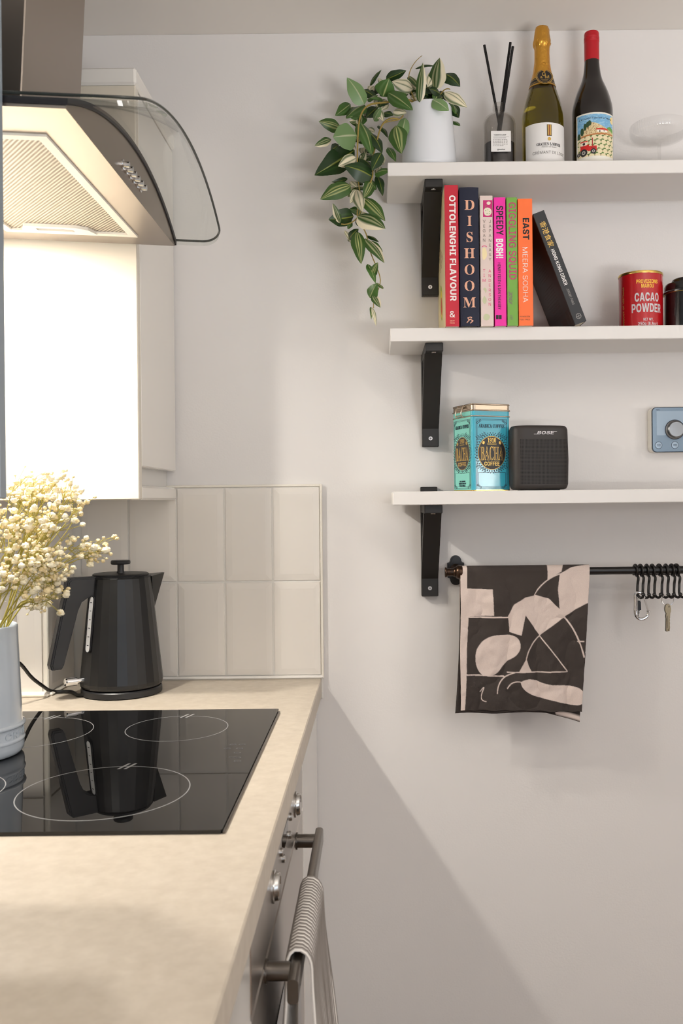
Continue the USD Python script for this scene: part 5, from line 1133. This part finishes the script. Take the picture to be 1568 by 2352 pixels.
t = thing('key', C7(625, 1110, cy_ + 0.006), 'small key with a black plastic head hanging inside the carabiner', 'key')
px7 = lambda pts, y, d: (lambda q: place(prism(Polygon([(C7(a_, b_, y)[0], C7(a_, b_, y)[2]) for a_, b_ in pts]).buffer(0), d), (0, y, 0), XR, UP))(0)
obj('head', px7([(592, 1112), (630, 1112), (652, 1140), (660, 1310), (592, 1318)], cy_ + 0.008, 0.004), M['black_plastic'], t)
obj('blade', px7([(598, 1316), (640, 1314), (622, 1345), (630, 1380), (612, 1400), (616, 1440), (600, 1472), (596, 1440)], cy_ + 0.0072, 0.0022), M['steel_dark'], t)
obj('ring', tube([C7(625 + 26 * math.cos(a_), 1090 + 58 * math.sin(a_), cy_ + 0.006) for a_ in np.linspace(0, 2 * PI, 25)[:-1]], 0.0006, 6, closed=True), M['steel_bright'], t)
ky_ = RY - 0.0155
t = thing('key_ring', C7(1240, 990, ky_), 'steel split ring hanging from a hook on the rail', 'key ring')
obj('split_ring', cat_([tube([C7(1240 + 126 * math.cos(a_), 1102 + 120 * math.sin(a_), ky_ + dy) for a_ in np.linspace(0, 2 * PI, 41)[:-1]], 0.0008, 8, closed=True) for dy in (-0.0007, 0.0009)]), M['steel_bright'], t)
def key_mesh(dx, y):
    bow = Polygon(spline(np.array([(1245, 1180), (1296, 1225), (1306, 1300), (1284, 1385), (1240, 1400), (1194, 1360), (1180, 1280), (1198, 1210), (1245, 1180)], float), 40)) - Polygon([(1248, 1225), (1272, 1225), (1270, 1262), (1250, 1262)])
    bl = Polygon([(1210, 1380), (1290, 1380), (1284, 1480), (1276, 1500), (1284, 1530), (1276, 1560), (1284, 1590), (1278, 1640), (1284, 1680), (1276, 1755), (1262, 1772), (1250, 1720), (1240, 1720), (1236, 1772), (1220, 1778), (1204, 1760), (1208, 1500), (1200, 1450)])
    q = affinity.translate(unary_union([bow, bl]).buffer(0), dx, 0); ext = lambda p: shapely.transform(p, lambda c: np.array([C7(a_, b_, y)[[0, 2]] for a_, b_ in c]))
    return place(prism(ext(q), 0.0021), (0, y, 0), XR, UP), bl
m, _ = key_mesh(0, ky_ - 0.0020)
t = thing('key', C7(1245, 1190, ky_), 'brass key hanging in front on the split ring', 'key'); obj('blank', m, M['key_metal'], t)
obj('groove', place(prism(shapely.transform(sbox(1226, 1440, 1236, 1700), lambda c: np.array([C7(a_, b_, ky_ - 0.0042)[[0, 2]] for a_, b_ in c])), 0.0002), (0, ky_ - 0.0041, 0), XR, UP), M['ink'], t)
m, _ = key_mesh(-22, ky_ + 0.0014)
t = thing('key', C7(1223, 1190, ky_), 'steel key hanging half hidden behind the brass key', 'key'); obj('blank', m, M['steel_bright'], t)

# ---------------------------------------------------------------- kettle
kc = np.array([-0.500, 1.752, TOP]); kang = math.radians(38)
kd = np.array([-math.cos(kang), -math.sin(kang), 0.0]); kn = np.array([-kd[1], kd[0], 0.0])          # towards the handle; across it
t = thing('kettle', kc, 'black faceted electric kettle on its base in the corner of the worktop', 'kettle')
kz0, kz1, N = 0.0165, W(281, 1322, 1.752)[2] - TOP, 26
obj('power_base', lathe([(0, 0.0002), (0.0735, 0.0002), (0.0765, 0.0022), (0.0765, 0.0115), (0.0745, 0.0140), (0, 0.0145)], 72, kc), M['black_satin'], t)
hs = np.array([0.0, 0.004, 0.010, 0.03, 0.10, 0.17, 0.21, kz1 - kz0 - 0.003, kz1 - kz0]); Rk = np.interp(hs, [0, 0.004, 0.010, kz1 - kz0 - 0.003, kz1 - kz0], [0.0755, 0.0780, 0.0785, 0.0578, 0.0562])
v, f = [], []; rk = np.random.default_rng(4); jit = 1 + rk.normal(0, 0.0035, N)
for h_, r_ in zip(hs, Rk):
    for j in range(N):
        a_ = 2 * PI * (j + 0.5 * 0) / N + 0.05; v.append((kc[0] + r_ * jit[j] * math.cos(a_), kc[1] + r_ * jit[j] * math.sin(a_), kc[2] + kz0 + h_))
n_ = len(hs)
for i in range(n_ - 1):
    for j in range(N): k_ = (j + 1) % N; f += [(i * N + j, i * N + k_, (i + 1) * N + k_), (i * N + j, (i + 1) * N + k_, (i + 1) * N + j)]
v += [tuple(kc + [0, 0, kz0]), tuple(kc + [0, 0, kz1])]
for j in range(N): k_ = (j + 1) % N; f += [(len(v) - 2, k_, j), (len(v) - 1, (n_ - 1) * N + j, (n_ - 1) * N + k_)]
obj('body', TM(v, f), M['black_plastic'], t, smooth=6)
rt_ = 0.0562
lid = obj('lid', lathe([(0, kz1 - 0.001), (rt_ - 0.004, kz1 - 0.001), (rt_ - 0.003, kz1 + 0.0035), (rt_ - 0.0055, kz1 + 0.0050), (0, kz1 + 0.0055)], 64, kc), M['black_satin'], t)
obj('lid_knob', lathe([(0, kz1 + 0.005), (0.0078, kz1 + 0.0052), (0.0062, kz1 + 0.010), (0.0062, kz1 + 0.0215), (0.0175, kz1 + 0.0222), (0.0186, kz1 + 0.0240), (0.0186, kz1 + 0.0280), (0.0172, kz1 + 0.0298), (0, kz1 + 0.0300)], 48, kc), M['black_satin'], lid)
# spout: a folded beak opposite the handle
sp0 = -kd; H_ = kz1
def sp(r, h_, w_): return kc + sp0 * r + kn * w_ + np.array([0, 0, h_])
def rk_at(h_): return float(np.interp(h_ - kz0, hs, Rk))
hl_ = 0.082
spt = [sp(rk_at(H_ - 0.002) - 0.006, H_ - 0.002, w_) for w_ in (-0.030, 0.030)] + [sp(rt_ + 0.0325, H_ + 0.0015, w_) for w_ in (-0.005, 0.005)] + [sp(rk_at(H_ - hl_) - 0.004, H_ - hl_, w_) for w_ in (-0.005, 0.005)] + [sp(rk_at(H_ - 0.03) - 0.004, H_ - 0.03, w_) for w_ in (-0.022, 0.022)]
obj('spout', hull(spt), M['black_plastic'], t, smooth=20)
# handle: an angled grip, outlined in its own plane and rounded
s_ = 1.0
ho = Polygon([(0.050, 0.000), (0.100, 0.000), (0.107, -0.006), (0.1405, -0.160), (0.1380, -0.1690), (0.1190, -0.1690), (0.1145, -0.161), (0.0870, -0.062), (0.0800, -0.047), (0.0690, -0.040), (0.050, -0.040)]).buffer(-0.003).buffer(0.003, quad_segs=6)
layers = [prism(ho.buffer(-e), 0.026 - 2 * d_).apply_translation([0, 0, d_ - 0.013]) for e, d_ in ((0.0, 0.005), (0.0015, 0.0022), (0.004, 0.0))]
ho_z = W(180, 1326, 1.70)[2]
hm = cat_([place(l_, (kc[0], kc[1], ho_z), kd, (0, 0, 1)) for l_ in layers])
hm = from_manifold(sum([m3.Manifold(m3.Mesh(np.asarray(x_.vertices, np.float32), np.asarray(x_.faces, np.uint32))) for x_ in [place(l_, (kc[0], kc[1], ho_z), kd, (0, 0, 1)) for l_ in layers]], m3.Manifold()))
obj('handle', hm, M['black_satin'], t, smooth=40)
gz0, gz1 = 0.088, 0.192
kg = math.radians(50); kgd = np.array([-math.cos(kg), -math.sin(kg), 0.0]); kgn = np.array([-kgd[1], kgd[0], 0.0])
ga = lambda h_: kc + kgd * (rk_at(h_) + 0.0006) + np.array([0, 0, h_])
gp = np.array([ga(gz0), ga(gz1)]); up_ = (gp[1] - gp[0]) / np.linalg.norm(gp[1] - gp[0]); gl = np.linalg.norm(gp[1] - gp[0])
gw = obj('water_gauge', place(prism(rrect(0.014, gl, 0.0068, 0, gl / 2), 0.0022), gp[0] - np.cross(kgn, up_) * 0.0 , kgn, up_), M['gauge'], t)
obj('gauge_surround', place(prism(rrect(0.0175, gl + 0.0035, 0.0085, 0, gl / 2) - rrect(0.0140, gl, 0.0068, 0, gl / 2), 0.0030), gp[0], kgn, up_), M['black_satin'], gw)
og = np.cross(kgn, up_)
obj('gauge_marks', cat_([place(prism(sbox(-0.003, z_, 0.002, z_ + 0.0012), 0.0003), gp[0] + og * 0.0022, kgn, up_) for z_ in np.linspace(0.012, gl - 0.012, 6)]), M['ink'], gw, kind='stuff')
sw0 = kc + kd * 0.074 + np.array([0, 0, 0.034])
sw_ = obj('switch', cat_([cyl(sw0, sw0 + kd * 0.016, 0.0055, 20), cyl(sw0 + kd * 0.015, sw0 + kd * 0.034, 0.0085, 28), cyl(sw0 + kd * 0.034, sw0 + kd * 0.0365, 0.0085, 28, 0.0070)]), M['chrome'], t)
# its cable runs along the worktop and up the left wall behind the crock
cab = [kc + kd * 0.070 + [0, 0, 0.008], kc + kd * 0.085 + [0, 0.01, 0.0045], W(160, 1590, 1.745) * [1, 1, 0] + [0, 0, TOP + 0.0040], W(132, 1588, 1.745) * [1, 1, 0] + [0, 0, TOP + 0.0040], W(100, 1577, 1.70), W(70, 1553, 1.665), W(40, 1520, 1.63), (-0.672, 1.595, 1.01), (-0.676, 1.55, 1.06)]
for c3 in cab[4:7]: c3[0] = max(c3[0], -0.685)
obj('cable', tube(spline(np.array(cab), 60), 0.0033, 10), M['cable'], t)

# ---------------------------------------------------------------- crock of dried flowers
cz0 = HT + 0.0002; cr = np.array([-0.5895, 1.312, cz0]); CRH = W(0, 1436, 1.312)[2] - cz0; CRR = 0.0640
t = thing('crock', cr, 'pale blue-grey glazed stoneware crock with embossed lettering standing on the hob', 'crock')
mat('crock_inside', (236, 228, 205), 0.3)
prof_o = [(0, 0.0), (0.0600, 0.0), (0.0638, 0.0015), (0.0668, 0.006), (0.0676, 0.012), (0.0674, 0.018), (0.0682, 0.0195), (0.0690, 0.0215), (0.0682, 0.0238), (0.0666, 0.0250), (0.0660, 0.036), (0.0664, 0.0395), (0.0690, 0.0408), (0.0697, 0.0428), (0.0688, 0.0448), (0.0660, 0.0462), (0.0650, 0.052), (0.0640, 0.080), (0.0622, 0.120), (0.0606, 0.160), (0.0600, CRH - 0.008), (0.0598, CRH - 0.002), (0.0585, CRH), (0.0565, CRH - 0.0015)]
obj('body', lathe(prof_o + [(0.0560, CRH - 0.010), (0.0580, 0.10), (0.0590, 0.012), (0, 0.010)], 96, cr), M['crock'], t, smooth=50)
s = text2d('LE CREUSET', 0.0098, 0.118, weight=600)
obj('embossed_lettering', wrap(seg_prism(s, 0.0011, 0.004), cr + [0, 0, 0.0258], 0.0660, 1.52), M['crock'], t)
obj('embossed_line', wrap(seg_prism(unary_union([sbox(-0.079, 0.0045, -0.0645, 0.0055)]), 0.0010, 0.004), cr + [0, 0, 0.0258], 0.0660, 1.52), M['crock'], t)

rf = np.random.default_rng(21)
sprigs = [  # where each sprig's flower heads sit in the photograph (pixels, depth)
    [(238, 1240, 1.33), (225, 1262, 1.32), (205, 1236, 1.31), (190, 1275, 1.33), (170, 1250, 1.31), (238, 1262, 1.34), (210, 1280, 1.33)],
    [(178, 1150, 1.36), (168, 1128, 1.36), (182, 1165, 1.35), (150, 1120, 1.34), (158, 1140, 1.35), (172, 1175, 1.36), (140, 1150, 1.33)],
    [(112, 1112, 1.30), (95, 1100, 1.31), (78, 1108, 1.30), (122, 1130, 1.29), (100, 1125, 1.30), (66, 1125, 1.31), (130, 1105, 1.32), (88, 1135, 1.31)],
    [(48, 1100, 1.34), (35, 1112, 1.35), (60, 1105, 1.35), (28, 1132, 1.36), (50, 1128, 1.35), (40, 1150, 1.35), (70, 1150, 1.34)],
    [(152, 1205, 1.27), (140, 1190, 1.27), (120, 1182, 1.26), (160, 1225, 1.27), (128, 1205, 1.26), (104, 1172, 1.27), (112, 1200, 1.27), (135, 1170, 1.28)],
    [(70, 1195, 1.24), (52, 1180, 1.25), (36, 1175, 1.26), (84, 1178, 1.25), (60, 1215, 1.24), (45, 1205, 1.25), (92, 1198, 1.25), (30, 1200, 1.26)],
    [(132, 1300, 1.25), (148, 1320, 1.25), (118, 1285, 1.24), (145, 1290, 1.26), (135, 1335, 1.25), (110, 1315, 1.24), (126, 1350, 1.25), (105, 1290, 1.24)],
    [(68, 1290, 1.22), (82, 1270, 1.22), (95, 1255, 1.23), (60, 1265, 1.22), (78, 1305, 1.22), (100, 1300, 1.23), (50, 1280, 1.22), (88, 1325, 1.23)],
    [(20, 1210, 1.24), (8, 1235, 1.25), (28, 1250, 1.24), (5, 1200, 1.25), (15, 1265, 1.24), (35, 1235, 1.23), (-8, 1190, 1.27), (-10, 1250, 1.26)],
    [(22, 1320, 1.21), (8, 1300, 1.22), (35, 1300, 1.21), (42, 1335, 1.22), (15, 1340, 1.21), (-5, 1330, 1.22), (55, 1320, 1.22), (30, 1355, 1.21)],
    [(122, 1385, 1.27), (108, 1370, 1.26), (88, 1390, 1.27), (130, 1372, 1.27), (76, 1383, 1.26), (95, 1395, 1.27), (82, 1395, 1.27)],
    [(100, 1240, 1.33), (85, 1225, 1.34), (112, 1228, 1.33), (70, 1235, 1.34), (120, 1255, 1.33), (96, 1215, 1.34)]]
names = ['longest dried gypsophila sprig, reaching out over the kettle', 'dried gypsophila sprig in front of the glossy panel, just left of its lower edge'] 
slab = {0: 'longest dried gypsophila sprig in the crock, reaching out over the kettle', 2: 'tallest dried gypsophila sprig in the crock, its heads against the glossy cabinet panel', 10: 'lowest dried gypsophila sprig in the crock, drooping near the kettle handle'}
def puff(c, r):
    m = trimesh.creation.icosphere(2, 1.0); v = np.array(m.vertices)
    k_ = 0.55 + 0.75 * meshkit.noise(v * 2.9 + rf.uniform(0, 90, 3), 1) + 0.2 * meshkit.noise(v * 7 + 3, 2)
    return TM(c + v * (k_ * r)[:, None] * np.array([1, 1, 0.85]), m.faces)
bunch = thing('dried_flowers', cr + [0, 0, 0.02], 'bunch of dried cream gypsophila standing in the pale blue-grey crock', 'flowers')
for i, heads in enumerate(sprigs):
    H3 = [W(*h_) for h_ in heads]; mid = np.mean(H3, 0); a_ = rf.uniform(0, 2 * PI)
    foot = cr + np.array([0.03 * math.cos(a_) * 0.8, 0.03 * math.sin(a_), 0.025]); dirx = mid - cr; dirx[2] = 0
    off = dirx * 0.45; off = off * min(1, 0.044 / max(np.linalg.norm(off), 1e-6)); mouth = cr + off + np.array([0, 0, CRH]); fork = mouth + (mid - mouth) * 0.42 + np.array([0, 0, 0.012])
    P = spline(np.array([foot, mouth - (0, 0, 0.01), mouth + (fork - mouth) * 0.5, fork]), 30); parts = [tube(P, np.linspace(0.0015, 0.0011, 30), 6)]
    puffs = []; buds = []
    for h_ in H3:
        b_ = fork + (h_ - fork) * 0.55 + rf.normal(0, 0.004, 3) + (0, 0, 0.004)
        parts.append(tube(spline(np.array([fork, b_, h_]), 14), np.linspace(0.0009, 0.0005, 14), 5))
        npf = int(rf.integers(2, 5))
        for q in range(npf):
            e = h_ + rf.normal(0, 1, 3) * np.array([0.0115, 0.009, 0.0095]); base = h_ + (b_ - h_) * rf.uniform(0.1, 0.6)
            parts.append(tube(spline(np.array([base, (base + e) / 2 + rf.normal(0, 0.0015, 3), e]), 7), np.linspace(0.0005, 0.0003, 7), 4))
            puffs.append((e, rf.uniform(0.0028, 0.0052)))
            for _ in range(int(rf.integers(1, 4))):
                e2 = e + rf.normal(0, 0.007, 3); parts.append(tube([base, e2], 0.0003, 4)); buds.append(puff(e2, rf.uniform(0.0014, 0.0030)))
    sprig = obj('sprig', cat_(parts), M['dry_stem'], bunch)
    for e, r_ in puffs: obj('blossom', puff(e, r_), M['blossom'] if rf.random() < 0.8 else M['blossom_tan'], sprig, smooth=True)
    if buds: obj('buds', cat_(buds), M['blossom_tan'], sprig, smooth=True, kind='stuff')
